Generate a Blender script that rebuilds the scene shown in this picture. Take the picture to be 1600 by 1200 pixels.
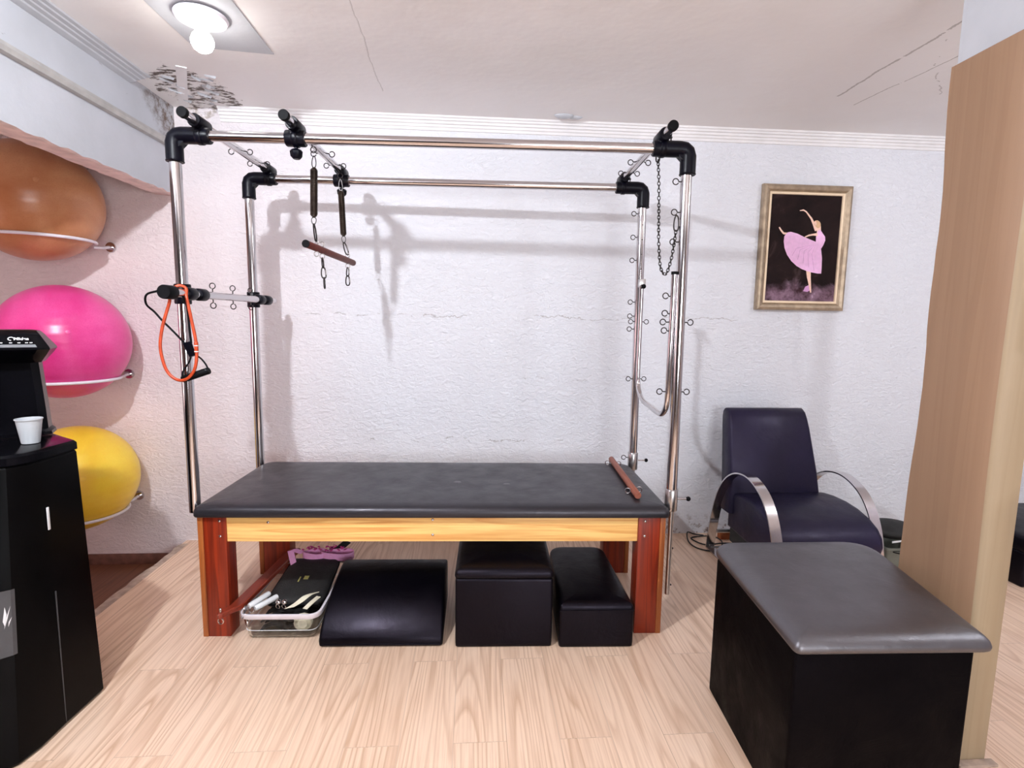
import bpy, bmesh, math, random
from mathutils import Vector, Matrix
from mathutils.geometry import tessellate_polygon

for _o in list(bpy.data.objects):
    bpy.data.objects.remove(_o, do_unlink=True)
SC = bpy.context.scene
COL = SC.collection
random.seed(4)

# ------------------------------------------------------------------ camera
cam_data = bpy.data.cameras.new('camera')
cam_data.sensor_fit = 'HORIZONTAL'
cam_data.sensor_width = 36.0
cam_data.lens = 837.33 / 1600 * 36.0
cam_data.clip_start = 0.05
cam = bpy.data.objects.new('camera', cam_data)
COL.objects.link(cam)
yaw, pitch, roll = 0.0733, 0.1202, 0.0153
cy, sy, cp, sp, cr, sr = math.cos(yaw), math.sin(yaw), math.cos(pitch), math.sin(pitch), math.cos(roll), math.sin(roll)
FW = Vector((sy * cp, cy * cp, -sp))
RT = Vector((cy, -sy, 0))
UP = RT.cross(FW)
R2 = RT * cr + UP * sr
U2 = UP * cr - RT * sr
cam.matrix_world = Matrix(((R2.x, U2.x, -FW.x, 0), (R2.y, U2.y, -FW.y, 0), (R2.z, U2.z, -FW.z, 1.45), (0, 0, 0, 1)))
SC.camera = cam

# ------------------------------------------------------------------ world, exposure, main lights
world = bpy.data.worlds.new('world')
SC.world = world
world.use_nodes = True
world.node_tree.nodes['Background'].inputs[0].default_value = (0.9, 0.92, 1.0, 1)
world.node_tree.nodes['Background'].inputs[1].default_value = 0.3
SC.view_settings.view_transform = 'Standard'
SC.view_settings.look = 'None'
SC.view_settings.gamma = 1.0
SC.view_settings.use_curve_mapping = False
SC.view_settings.exposure = 0.5


def lamp(name, loc, watts, color, radius):
    d = bpy.data.lights.new(name, 'POINT')
    d.energy = watts
    d.color = color
    d.shadow_soft_size = radius
    o = bpy.data.objects.new(name, d)
    o.location = loc
    COL.objects.link(o)
    return o


# the room's bare ceiling bulbs that stay behind or beside the camera
lamp('rear_bulb_light', (-1.18, 0.72, 2.615), 142, (0.90, 0.94, 1.0), 0.035)
lamp('side_bulb_light', (3.3, 1.25, 2.5), 26, (0.88, 0.93, 1.0), 0.06)
_w = bpy.data.lights.new('rear_fill_light', 'AREA')  # unseen soft fill added behind the camera to brighten under the table
_w.shape = 'RECTANGLE'
_w.size = 1.9
_w.size_y = 1.2
_w.energy = 80
_w.color = (0.93, 0.95, 1.0)
_wo = bpy.data.objects.new('rear_fill_light', _w)
_wo.location = (1.25, -2.56, 1.45)
_wo.rotation_euler = (math.radians(90), 0, 0)
COL.objects.link(_wo)
_a = bpy.data.lights.new('alcove_pink_fill', 'AREA')  # unseen pink fill added at the left to warm the alcove wall
_a.shape = 'RECTANGLE'
_a.size = 1.6
_a.size_y = 0.9
_a.energy = 12
_a.color = (1.0, 0.70, 0.68)
_ao = bpy.data.objects.new('alcove_pink_fill', _a)
_ao.location = (-3.5, 1.6, 1.15)
_ao.rotation_euler = (math.radians(90), 0, math.radians(-65))
COL.objects.link(_ao)


# ------------------------------------------------------------------ material helpers
def srgb(c):
    return tuple(((v / 255) / 12.92 if v / 255 <= 0.04045 else ((v / 255 + 0.055) / 1.055) ** 2.4) for v in c)


class NT:
    def __init__(self, name):
        self.m = bpy.data.materials.new(name)
        self.m.use_nodes = True
        self.n = self.m.node_tree.nodes
        self.l = self.m.node_tree.links
        self.b = self.n['Principled BSDF']
        self.tc = self.n.new('ShaderNodeTexCoord')

    def node(self, t, **kw):
        x = self.n.new(t)
        for k, v in kw.items():
            if isinstance(v, (int, float, tuple)) and k in [i.name for i in x.inputs]:
                x.inputs[k].default_value = v
            else:
                setattr(x, k, v)
        return x

    def link(self, a, b):
        self.l.new(a, b)

    def math(self, op, a, b=None, c=None):
        x = self.n.new('ShaderNodeMath')
        x.operation = op
        for i, v in enumerate((a, b, c)):
            if v is None:
                continue
            if isinstance(v, (int, float)):
                x.inputs[i].default_value = v
            else:
                self.l.new(v, x.inputs[i])
        return x.outputs[0]

    def mapping(self, scale=(1, 1, 1), loc=(0, 0, 0), rot=(0, 0, 0), src=None):
        x = self.n.new('ShaderNodeMapping')
        x.inputs['Scale'].default_value = scale
        x.inputs['Location'].default_value = loc
        x.inputs['Rotation'].default_value = rot
        self.l.new(src or self.tc.outputs['Object'], x.inputs[0])
        return x.outputs[0]

    def noise(self, scale, detail=4, rough=0.5, vec=None, dist=0.0):
        x = self.n.new('ShaderNodeTexNoise')
        x.inputs['Scale'].default_value = scale
        x.inputs['Detail'].default_value = detail
        x.inputs['Roughness'].default_value = rough
        x.inputs['Distortion'].default_value = dist
        self.l.new(vec or self.tc.outputs['Object'], x.inputs['Vector'])
        return x.outputs[0]

    def ramp(self, fac, stops):
        x = self.n.new('ShaderNodeValToRGB')
        e = x.color_ramp.elements
        while len(e) < len(stops):
            e.new(0.5)
        for i, (p, c) in enumerate(stops):
            e[i].position = p
            e[i].color = (c[0], c[1], c[2], 1) if isinstance(c, tuple) else (c, c, c, 1)
        self.l.new(fac, x.inputs[0])
        return x.outputs[0]

    def mix(self, fac, a, b, mode='MIX'):
        x = self.n.new('ShaderNodeMix')
        x.data_type = 'RGBA'
        x.blend_type = mode
        for i, v in ((0, fac), (6, a), (7, b)):
            if isinstance(v, (int, float)):
                x.inputs[i].default_value = v
            elif isinstance(v, tuple):
                x.inputs[i].default_value = (v[0], v[1], v[2], 1)
            else:
                self.l.new(v, x.inputs[i])
        return x.outputs[2]

    def bump(self, h, strength=0.3, dist=0.01, prev=None):
        x = self.n.new('ShaderNodeBump')
        x.inputs['Strength'].default_value = strength
        x.inputs['Distance'].default_value = dist
        self.l.new(h, x.inputs['Height'])
        if prev:
            self.l.new(prev, x.inputs['Normal'])
        self.l.new(x.outputs[0], self.b.inputs['Normal'])
        return x.outputs[0]

    def color(self, c):
        if isinstance(c, tuple):
            self.b.inputs['Base Color'].default_value = (c[0], c[1], c[2], 1)
        else:
            self.l.new(c, self.b.inputs['Base Color'])

    def set(self, **kw):
        for k, v in kw.items():
            self.b.inputs[k.replace('_', ' ')].default_value = v
        return self

    def sep(self, src=None):
        x = self.n.new('ShaderNodeSeparateXYZ')
        self.l.new(src or self.tc.outputs['Object'], x.inputs[0])
        return x.outputs


def plain(name, c, rough=0.5, metal=0.0, var=0.12, nscale=14, bump=0.0, bscale=60, **kw):
    t = NT(name)
    f = t.noise(nscale, 4)
    t.color(t.ramp(f, [(0.3, tuple(v * (1 - var) for v in c)), (0.7, tuple(min(1, v * (1 + var)) for v in c))]))
    t.set(Roughness=rough, Metallic=metal, **kw)
    if bump:
        t.bump(t.noise(bscale, 6, 0.6), bump, 0.004)
    return t.m


def leather(name, c, rough=0.33, spec=0.5, bstr=0.35, tint=(0.86, 0.76, 1.0, 1)):
    t = NT(name)
    v = t.node('ShaderNodeTexVoronoi')
    v.feature = 'DISTANCE_TO_EDGE'
    v.inputs['Scale'].default_value = 260
    t.link(t.tc.outputs['Object'], v.inputs['Vector'])
    cre = t.noise(5.5, 7, 0.62, dist=1.2)
    scr = t.noise(1.0, 8, 0.75, vec=t.mapping((6, 60, 30), rot=(0.2, 0.1, 0.5)))
    scm = t.ramp(scr, [(0.69, 0.0), (0.74, 1.0)])
    base = t.ramp(t.noise(3.0, 5, 0.6), [(0.3, tuple(x * 0.5 for x in c)), (0.75, tuple(x * 1.0 for x in c))])
    t.color(t.mix(scm, base, tuple(min(1, x * 3 + 0.02) for x in c)))
    rr = t.ramp(t.noise(9, 5, 0.6), [(0.25, rough * 0.75), (0.8, rough * 1.35)])
    t.link(rr, t.b.inputs['Roughness'])
    t.set(**{'Specular_IOR_Level': spec})
    t.b.inputs['Specular Tint'].default_value = tint
    n1 = t.bump(v.outputs['Distance'], bstr * 0.5, 0.0012)
    t.bump(cre, bstr, 0.012, prev=n1)
    return t.m


def wood(name, c1, c2, axis='X', scale=1.0, rough=0.4, knots=False):
    t = NT(name)
    s = {'X': (0.32, 9, 9), 'Y': (9, 0.32, 9), 'Z': (9, 9, 0.32)}[axis]
    s = tuple(v * scale for v in s)
    mp = t.mapping(s)
    n = t.noise(1.0, 2.5, 0.5, vec=mp, dist=0.1)
    c = t.math('FRACT', t.math('MULTIPLY', n, 9.0))
    line = t.ramp(c, [(0.0, 0.05), (0.6, 0.2), (0.9, 0.65), (1.0, 0.1)])
    fine = t.noise(1.0, 3, 0.6, vec=t.mapping(tuple(v * 9 for v in s)))
    base = t.mix(line, c1, c2)
    t.color(t.mix(t.ramp(fine, [(0.42, 0.0), (0.7, 0.6)]), base, c2))
    t.set(Roughness=rough)
    t.bump(fine, 0.12, 0.002)
    return t.m


M = {}
M['chrome'] = NT('chrome').set(Metallic=1.0, Roughness=0.13).m
M['chrome'].node_tree.nodes['Principled BSDF'].inputs['Base Color'].default_value = (0.62, 0.59, 0.60, 1)
M['steel'] = plain('brushed_steel', (0.55, 0.53, 0.53), 0.3, 1.0, 0.1, 30)
M['dark_steel'] = plain('dark_steel', (0.05, 0.045, 0.045), 0.35, 0.9, 0.3, 60)
M['spring_steel'] = plain('spring_steel', (0.06, 0.045, 0.036), 0.38, 0.85, 0.25, 50)
M['black_plastic'] = plain('black_plastic', (0.0015, 0.0015, 0.005), 0.36, 0, 0.3, 30, 0.1, 90, **{'Specular IOR Level': 0.16})
M['black_rubber'] = plain('black_rubber', (0.002, 0.002, 0.003), 0.6, 0, 0.3, 30, 0.15, 90, **{'Specular IOR Level': 0.12})
M['mat_vinyl'] = leather('mattress_vinyl', (0.020, 0.019, 0.024), 0.36, 0.5, 0.22, (0.97, 0.92, 1.0, 1))
M['leather'] = leather('black_leather', (0.0014, 0.0010, 0.0024), 0.38, 0.20, 0.25)
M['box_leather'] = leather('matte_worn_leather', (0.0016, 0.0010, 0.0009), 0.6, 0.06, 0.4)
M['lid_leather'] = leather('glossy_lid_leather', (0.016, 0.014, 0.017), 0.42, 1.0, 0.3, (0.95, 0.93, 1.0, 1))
M['lid_leather'].node_tree.nodes['Principled BSDF'].inputs['IOR'].default_value = 1.75
M['chair_leather'] = leather('navy_black_leather', (0.010, 0.008, 0.030), 0.42, 0.35, 0.3)
M['red_wood'] = wood('reddish_wood', srgb((150, 46, 12)), srgb((84, 16, 4)), 'Z', 1.0, 0.42)
M['brown_wood'] = wood('brown_wood', srgb((172, 98, 44)), srgb((118, 52, 20)), 'Z', 1.2, 0.45)
M['pine'] = wood('pine_wood', srgb((255, 214, 136)), srgb((214, 140, 66)), 'X', 0.9, 0.4)
M['dowel_wood'] = wood('dowel_wood', srgb((150, 84, 62)), srgb((116, 56, 40)), 'Y', 2.0, 0.5)
M['dark_dowel'] = wood('dark_dowel_wood', srgb((112, 36, 18)), srgb((66, 18, 10)), 'X', 2.0, 0.5)
M['bar_wood'] = wood('bar_wood', srgb((142, 52, 30)), srgb((104, 32, 18)), 'Y', 1.4, 0.45)
M['orange_rubber'] = plain('orange_rubber_tube', srgb((186, 66, 26)), 0.35, 0, 0.15, 40)
M['white_paint'] = plain('white_painted_metal', (0.78, 0.74, 0.80), 0.35, 0, 0.04)
M['cup_plastic'] = plain('cup_plastic', (0.50, 0.53, 0.56), 0.45, 0, 0.03)
M['white_plastic'] = plain('white_plastic', (0.72, 0.74, 0.76), 0.4, 0, 0.04)
M['white_trim'] = plain('white_trim_plaster', (0.80, 0.79, 0.80), 0.55, 0, 0.05, 8, 0.1, 40)
M['cream_fabric'] = plain('cream_bandage', srgb((228, 222, 200)), 0.8, 0, 0.08, 60, 0.4, 200)
M['pink_strap'] = plain('pink_webbing', srgb((255, 176, 226)), 0.75, 0, 0.08, 60, 0.5, 260)
M['pink_shade'] = plain('pink_tulle', srgb((190, 60, 130)), 0.8, 0, 0.2, 60, 0.4, 200)
M['black_cloth'] = plain('black_cloth', (0.009, 0.009, 0.009), 0.7, 0, 0.4, 30, 0.5, 120)
M['grey_plastic'] = plain('grey_green_plastic', srgb((108, 112, 104)), 0.45, 0, 0.15)
M['red_cloth'] = plain('dark_red_cloth', srgb((110, 12, 22)), 0.7, 0, 0.2)
M['yellow_tag'] = plain('yellow_print', srgb((190, 185, 110)), 0.6, 0, 0.1)
M['orange_panel'] = plain('orange_board', srgb((150, 80, 40)), 0.6, 0, 0.2)
M['gold'] = plain('champagne_frame', srgb((168, 150, 128)), 0.36, 0.55, 0.22, 22, 0.5, 90)
M['cream_liner'] = plain('cream_frame_liner', srgb((238, 216, 186)), 0.5, 0, 0.06)
M['gloss_black'] = plain('gloss_black_plastic', (0.002, 0.002, 0.003), 0.14, 0, 0.2, **{'Specular IOR Level': 0.10})
M['cab_black'] = plain('black_cabinet', (0.0012, 0.0012, 0.0015), 0.35, 0, 0.4, 9)
M['cab_black'].node_tree.nodes['Principled BSDF'].inputs['Specular IOR Level'].default_value = 0.07
M['tray_grey'] = plain('silver_grey_panel', srgb((120, 122, 126)), 0.35, 0.3, 0.1)
M['vinyl_mark'] = plain('scuffed_vinyl', (0.09, 0.085, 0.095), 0.4, 0, 0.3, 80)
M['print_white'] = plain('white_print', (0.72, 0.72, 0.74), 0.5, 0, 0.02)
M['sticker_grey'] = plain('dark_grey_panel', (0.045, 0.045, 0.05), 0.45, 0, 0.2)
M['cable'] = plain('black_cable', (0.006, 0.006, 0.006), 0.5, 0, 0.2)


def clear_plastic():
    t = NT('clear_plastic')
    t.color((0.93, 0.95, 0.94))
    t.set(Roughness=0.08, IOR=1.25)
    t.b.inputs['Transmission Weight'].default_value = 1.0
    return t.m


M['clear'] = clear_plastic()


def ball_mat(name, c, dark, scale):
    t = NT(name)
    f = t.noise(2.2, 5, 0.6, dist=0.6)
    sp_ = t.noise(160, 2, 0.5)
    base = t.ramp(f, [(0.35, c), (0.7, dark)])
    t.color(t.mix(t.ramp(sp_, [(0.45, 0.0), (0.75, 0.35)]), base, dark))
    t.set(Roughness=0.3)
    t.b.inputs['Subsurface Weight'].default_value = 0.15
    t.b.inputs['Subsurface Radius'].default_value = (0.1, 0.04, 0.04)
    z = t.sep()[2]
    rid = t.math('SINE', t.math('MULTIPLY', z, scale))
    t.bump(rid, 0.09, 0.003)
    return t.m


M['ball_pink'] = ball_mat('pink_vinyl', srgb((236, 92, 164)), srgb((214, 34, 124)), 150)
M['ball_yellow'] = ball_mat('yellow_vinyl', srgb((255, 220, 74)), srgb((240, 190, 40)), 150)
M['ball_orange'] = ball_mat('orange_tan_vinyl', srgb((206, 150, 108)), srgb((176, 108, 68)), 110)


def plaster_wall():
    t = NT('rough_white_plaster')
    P = t.sep()
    # warm bounce by the alcove painted in as pink, fading to white
    nz = t.noise(1.6, 4, 0.6)
    xx = t.math('ADD', P[0], t.math('MULTIPLY', t.math('SUBTRACT', nz, 0.5), 0.5))
    pinkm = t.ramp(t.math('DIVIDE', t.math('ADD', xx, 2.2), 1.6), [(0.0, 1.0), (1.0, 0.0)])
    base = t.mix(pinkm, (0.82, 0.84, 0.90), (0.88, 0.76, 0.76))
    mott = t.noise(3.0, 6, 0.6)
    base = t.mix(t.ramp(mott, [(0.35, 0.0), (0.8, 0.25)]), base, (0.74, 0.73, 0.76))

    def crack(z0, x0, x1, amp, w, seed, gate):
        mp = t.mapping((1, 1, 1), loc=(seed, 0, 0))
        n = t.noise(3.5, 8, 0.68, vec=mp)
        d = t.math('ABSOLUTE', t.math('ADD', t.math('SUBTRACT', P[2], z0), t.math('MULTIPLY', t.math('SUBTRACT', n, 0.5), amp)))
        m = t.math('LESS_THAN', d, w)
        g = t.math('GREATER_THAN', t.noise(4.5, 3, 0.5, vec=t.mapping((1, 1, 1), loc=(seed + 9, 0, 3))), gate)
        m = t.math('MULTIPLY', m, g)
        m = t.math('MULTIPLY', m, t.math('GREATER_THAN', P[0], x0))
        return t.math('MULTIPLY', m, t.math('LESS_THAN', P[0], x1))

    c1 = crack(1.47, -1.05, 1.75, 0.16, 0.0022, 2.0, 0.44)
    c2 = crack(0.66, -1.2, 0.6, 0.22, 0.0022, 7.0, 0.5)
    c3 = crack(1.06, -0.6, 1.3, 0.3, 0.0018, 12.0, 0.56)
    cr_ = t.math('MAXIMUM', c1, t.math('MAXIMUM', c2, c3))
    # small dirt flecks and the damp stain at the foot of the wall by the armchair
    fl = t.ramp(t.noise(38, 3, 0.6), [(0.74, 0.0), (0.78, 0.6)])
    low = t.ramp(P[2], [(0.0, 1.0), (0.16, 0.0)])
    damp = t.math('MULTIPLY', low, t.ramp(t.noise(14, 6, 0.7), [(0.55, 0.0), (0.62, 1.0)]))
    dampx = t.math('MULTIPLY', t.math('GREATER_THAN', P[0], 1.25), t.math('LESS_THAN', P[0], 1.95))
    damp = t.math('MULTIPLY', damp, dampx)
    hi = t.math('GREATER_THAN', t.math('ADD', P[2], t.math('MULTIPLY', P[0], -0.45)), 3.31)
    peel = t.math('MULTIPLY', hi, t.ramp(t.noise(12, 7, 0.7), [(0.52, 0.0), (0.6, 0.8)]))
    base = t.mix(t.math('MULTIPLY', cr_, 0.55), base, (0.30, 0.26, 0.25))
    base = t.mix(t.math('MULTIPLY', fl, 0.35), base, (0.35, 0.3, 0.3))
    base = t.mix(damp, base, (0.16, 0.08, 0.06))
    base = t.mix(peel, base, (0.45, 0.38, 0.33))
    t.color(base)
    t.set(Roughness=0.75)
    a = t.noise(1.0, 8, 0.62, vec=t.mapping((26, 26, 44), rot=(0, 0.35, 0)), dist=0.9)
    b = t.noise(3.2, 4, 0.5)
    n1 = t.bump(t.ramp(a, [(0.35, 0.0), (0.62, 1.0)]), 0.6, 0.009)
    n2 = t.bump(b, 0.35, 0.05, prev=n1)
    t.bump(cr_, 0.5, -0.01, prev=n2)
    return t.m


def ceiling_mat():
    t = NT('ceiling_paint')
    P = t.sep()
    base = t.ramp(t.noise(1.4, 5, 0.6), [(0.3, (0.84, 0.82, 0.81)), (0.75, (0.88, 0.87, 0.88))])

    def seam(ax, ay, bx, by, w, gate, amp, seed, dark=1.0):
        dx, dy = bx - ax, by - ay
        L = math.hypot(dx, dy)
        nx, ny = -dy / L, dx / L
        d = t.math('ADD', t.math('MULTIPLY', t.math('SUBTRACT', P[0], ax), nx), t.math('MULTIPLY', t.math('SUBTRACT', P[1], ay), ny))
        n = t.noise(2.5, 7, 0.65, vec=t.mapping((1, 1, 1), loc=(seed, 0, 0)))
        d = t.math('ABSOLUTE', t.math('ADD', d, t.math('MULTIPLY', t.math('SUBTRACT', n, 0.5), amp)))
        m = t.math('LESS_THAN', d, w)
        s = t.math('ADD', t.math('MULTIPLY', t.math('SUBTRACT', P[0], ax), dx / L), t.math('MULTIPLY', t.math('SUBTRACT', P[1], ay), dy / L))
        m = t.math('MULTIPLY', m, t.math('GREATER_THAN', s, 0.0))
        m = t.math('MULTIPLY', m, t.math('LESS_THAN', s, L))
        g = t.math('GREATER_THAN', t.noise(6, 4, 0.6, vec=t.mapping((1, 1, 1), loc=(seed + 4, 2, 0))), gate)
        return t.math('MULTIPLY', t.math('MULTIPLY', m, g), dark)

    ms = [seam(1.95, 1.9, 1.93, 2.9, 0.006, 0.42, 0.10, 1, 0.6),
          seam(2.2, 2.2, 2.1, 3.0, 0.003, 0.38, 0.06, 5, 0.7),
          seam(-0.47, 1.8, -0.50, 3.1, 0.0025, 0.35, 0.05, 9, 0.35),
          seam(2.0, 2.3, 2.5, 2.9, 0.003, 0.5, 0.2, 14, 0.5)]
    m = ms[0]
    for k in ms[1:]:
        m = t.math('MAXIMUM', m, k)
    base = t.mix(m, base, (0.26, 0.23, 0.22))
    # crumbled plaster in the far left corner
    dx = t.math('SUBTRACT', P[0], -1.52)
    dy = t.math('SUBTRACT', P[1], 3.22)
    r = t.math('SQRT', t.math('ADD', t.math('MULTIPLY', dx, dx), t.math('MULTIPLY', t.math('MULTIPLY', dy, dy), 0.45)))
    rn = t.math('ADD', r, t.math('MULTIPLY', t.math('SUBTRACT', t.noise(9, 6, 0.7), 0.5), 0.24))
    cm = t.math('MULTIPLY', t.math('LESS_THAN', rn, 0.19), t.ramp(t.noise(1.0, 6, 0.7, vec=t.mapping((16, 34, 10), rot=(0, 0, 0.6))), [(0.48, 0.0), (0.56, 1.0)]))
    base = t.mix(cm, base, (0.10, 0.07, 0.055))
    t.color(base)
    t.set(Roughness=0.6)
    n1 = t.bump(t.noise(1.2, 5, 0.55), 0.25, 0.08)
    n2 = t.bump(t.noise(30, 5, 0.6), 0.12, 0.005, prev=n1)
    t.bump(t.math('MAXIMUM', m, cm), 0.5, -0.01, prev=n2)
    return t.m


def floor_mat(name, light, mid, dark, off):
    t = NT(name)
    rot = t.node('ShaderNodeCombineXYZ')
    P = t.sep()
    t.link(P[1], rot.inputs[0])
    t.link(P[0], rot.inputs[1])
    br = t.node('ShaderNodeTexBrick')
    br.offset = 0.37
    br.inputs['Scale'].default_value = 1.0
    br.inputs['Brick Width'].default_value = 1.22
    br.inputs['Row Height'].default_value = 0.185
    br.inputs['Mortar Size'].default_value = 0.0012
    br.inputs['Mortar Smooth'].default_value = 0.0
    br.inputs['Color1'].default_value = (0, 0, 0, 1)
    br.inputs['Color2'].default_value = (1, 1, 1, 1)
    br.inputs['Mortar'].default_value = (0.5, 0.5, 0.5, 1)
    mp = t.mapping((1, 1, 1), loc=off, src=rot.outputs[0])
    t.link(mp, br.inputs['Vector'])
    pid = t.sep(br.outputs['Color'])[0]
    vec = t.node('ShaderNodeCombineXYZ')
    t.link(t.math('ADD', t.math('MULTIPLY', P[0], 6.5), t.math('MULTIPLY', pid, 37.0)), vec.inputs[0])
    t.link(t.math('MULTIPLY', P[1], 0.36), vec.inputs[1])
    t.link(t.math('MULTIPLY', pid, 11.0), vec.inputs[2])
    n = t.noise(1.0, 1.2, 0.4, vec=vec.outputs[0])
    c = t.math('FRACT', t.math('MULTIPLY', n, 17.0))
    line = t.ramp(c, [(0.0, 0.05), (0.5, 0.15), (0.85, 0.9), (1.0, 0.1)])
    vec2 = t.node('ShaderNodeCombineXYZ')
    t.link(t.math('ADD', t.math('MULTIPLY', P[0], 120.0), t.math('MULTIPLY', pid, 37.0)), vec2.inputs[0])
    t.link(t.math('MULTIPLY', P[1], 3.0), vec2.inputs[1])
    fine = t.noise(1.0, 3, 0.6, vec=vec2.outputs[0])
    big = t.noise(1.0, 2, 0.5, vec=t.mapping((3, 0.5, 1)))
    lm = t.math('MULTIPLY', line, t.ramp(big, [(0.35, 0.35), (0.65, 1.0)]))
    base = t.mix(lm, light, mid)
    base = t.mix(t.ramp(fine, [(0.45, 0.0), (0.72, 0.55)]), base, mid)
    tone = t.math('MULTIPLY', t.math('SUBTRACT', pid, 0.5), 0.22)
    base = t.mix(t.ramp(tone, [(0.0, 0.0), (0.11, 0.18)]), base, mid)
    base = t.mix(t.math('MULTIPLY', br.outputs['Fac'], 0.28), base, dark)
    t.color(base)
    t.set(Roughness=0.36)
    t.bump(br.outputs['Fac'], 0.25, -0.002)
    return t.m


M['wall'] = plaster_wall()
M['ceiling'] = ceiling_mat()
M['floor'] = floor_mat('pale_plank_floor', srgb((240, 212, 188)), srgb((196, 158, 128)), srgb((96, 66, 46)), (0.3, 0.06, 0))
M['alcove_floor'] = floor_mat('dark_plank_floor', srgb((128, 84, 62)), srgb((88, 52, 36)), srgb((40, 22, 14)), (0.7, 0.02, 0))
M['beam'] = plain('beam_paint', (0.50, 0.52, 0.56), 0.6, 0, 0.08, 4, 0.35, 22)
M['conduit'] = plain('painted_conduit', (0.42, 0.41, 0.40), 0.55, 0, 0.15, 12)


def stained_beam():
    t = NT('stained_beam_paint')
    P = t.sep()
    base = t.ramp(t.noise(4, 4), [(0.3, (0.47, 0.49, 0.53)), (0.7, (0.53, 0.55, 0.60))])
    g = t.math('ADD', t.math('MULTIPLY', t.math('SUBTRACT', P[1], 3.16), 3.2), t.math('MULTIPLY', t.math('SUBTRACT', P[2], 2.58), 3.0))
    g = t.math('ADD', g, t.math('MULTIPLY', t.math('SUBTRACT', t.noise(6, 6, 0.7), 0.5), 1.6))
    gm = t.ramp(g, [(0.0, 0.0), (0.5, 1.0)])
    sp_ = t.ramp(t.noise(1.0, 7, 0.72, vec=t.mapping((14, 22, 22))), [(0.42, 0.15), (0.58, 1.0)])
    base = t.mix(t.math('MULTIPLY', gm, sp_), base, (0.13, 0.085, 0.06))
    fl = t.ramp(t.noise(1.0, 5, 0.6, vec=t.mapping((20, 12, 44), rot=(0.3, 0, 0))), [(0.71, 0.0), (0.74, 0.6)])
    base = t.mix(fl, base, (0.28, 0.27, 0.28))
    t.color(base)
    t.set(Roughness=0.6)
    t.bump(t.noise(22, 6, 0.6), 0.35, 0.004)
    return t.m


M['beam_stained'] = stained_beam()
M['beam_raw'] = plain('raw_beam_plaster', srgb((232, 214, 208)), 0.8, 0, 0.16, 18, 0.8, 30)
M['rear_wall'] = plain('brown_rear_wall', srgb((56, 36, 28)), 0.7, 0, 0.1)
M['side_wall'] = plain('pale_side_wall', (0.42, 0.39, 0.42), 0.7, 0, 0.05)
M['concrete'] = plain('step_edge_concrete', srgb((176, 156, 142)), 0.8, 0, 0.25, 24, 0.6, 40)
M['skirting'] = plain('brown_skirting', srgb((112, 74, 62)), 0.6, 0, 0.35, 22, 0.4, 30)
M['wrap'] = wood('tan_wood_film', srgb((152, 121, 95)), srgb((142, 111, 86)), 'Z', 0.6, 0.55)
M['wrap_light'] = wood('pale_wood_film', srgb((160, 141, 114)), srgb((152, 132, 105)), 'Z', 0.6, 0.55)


# ------------------------------------------------------------------ mesh helpers
def V(*a):
    return Vector(a)


def smooth_path(pts, n=6, closed=False):
    P = [Vector(p) for p in pts]
    out = []
    N = len(P)
    rng = range(N if closed else N - 1)
    for i in rng:
        p0 = P[(i - 1) % N] if (closed or i > 0) else P[i]
        p1 = P[i]
        p2 = P[(i + 1) % N]
        p3 = P[(i + 2) % N] if (closed or i + 2 < N) else P[(i + 1) % N]
        for k in range(n):
            s = k / n
            out.append(0.5 * ((2 * p1) + (p2 - p0) * s + (2 * p0 - 5 * p1 + 4 * p2 - p3) * s * s + (3 * p1 - p0 - 3 * p2 + p3) * s ** 3))
    if not closed:
        out.append(P[-1])
    return out


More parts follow.
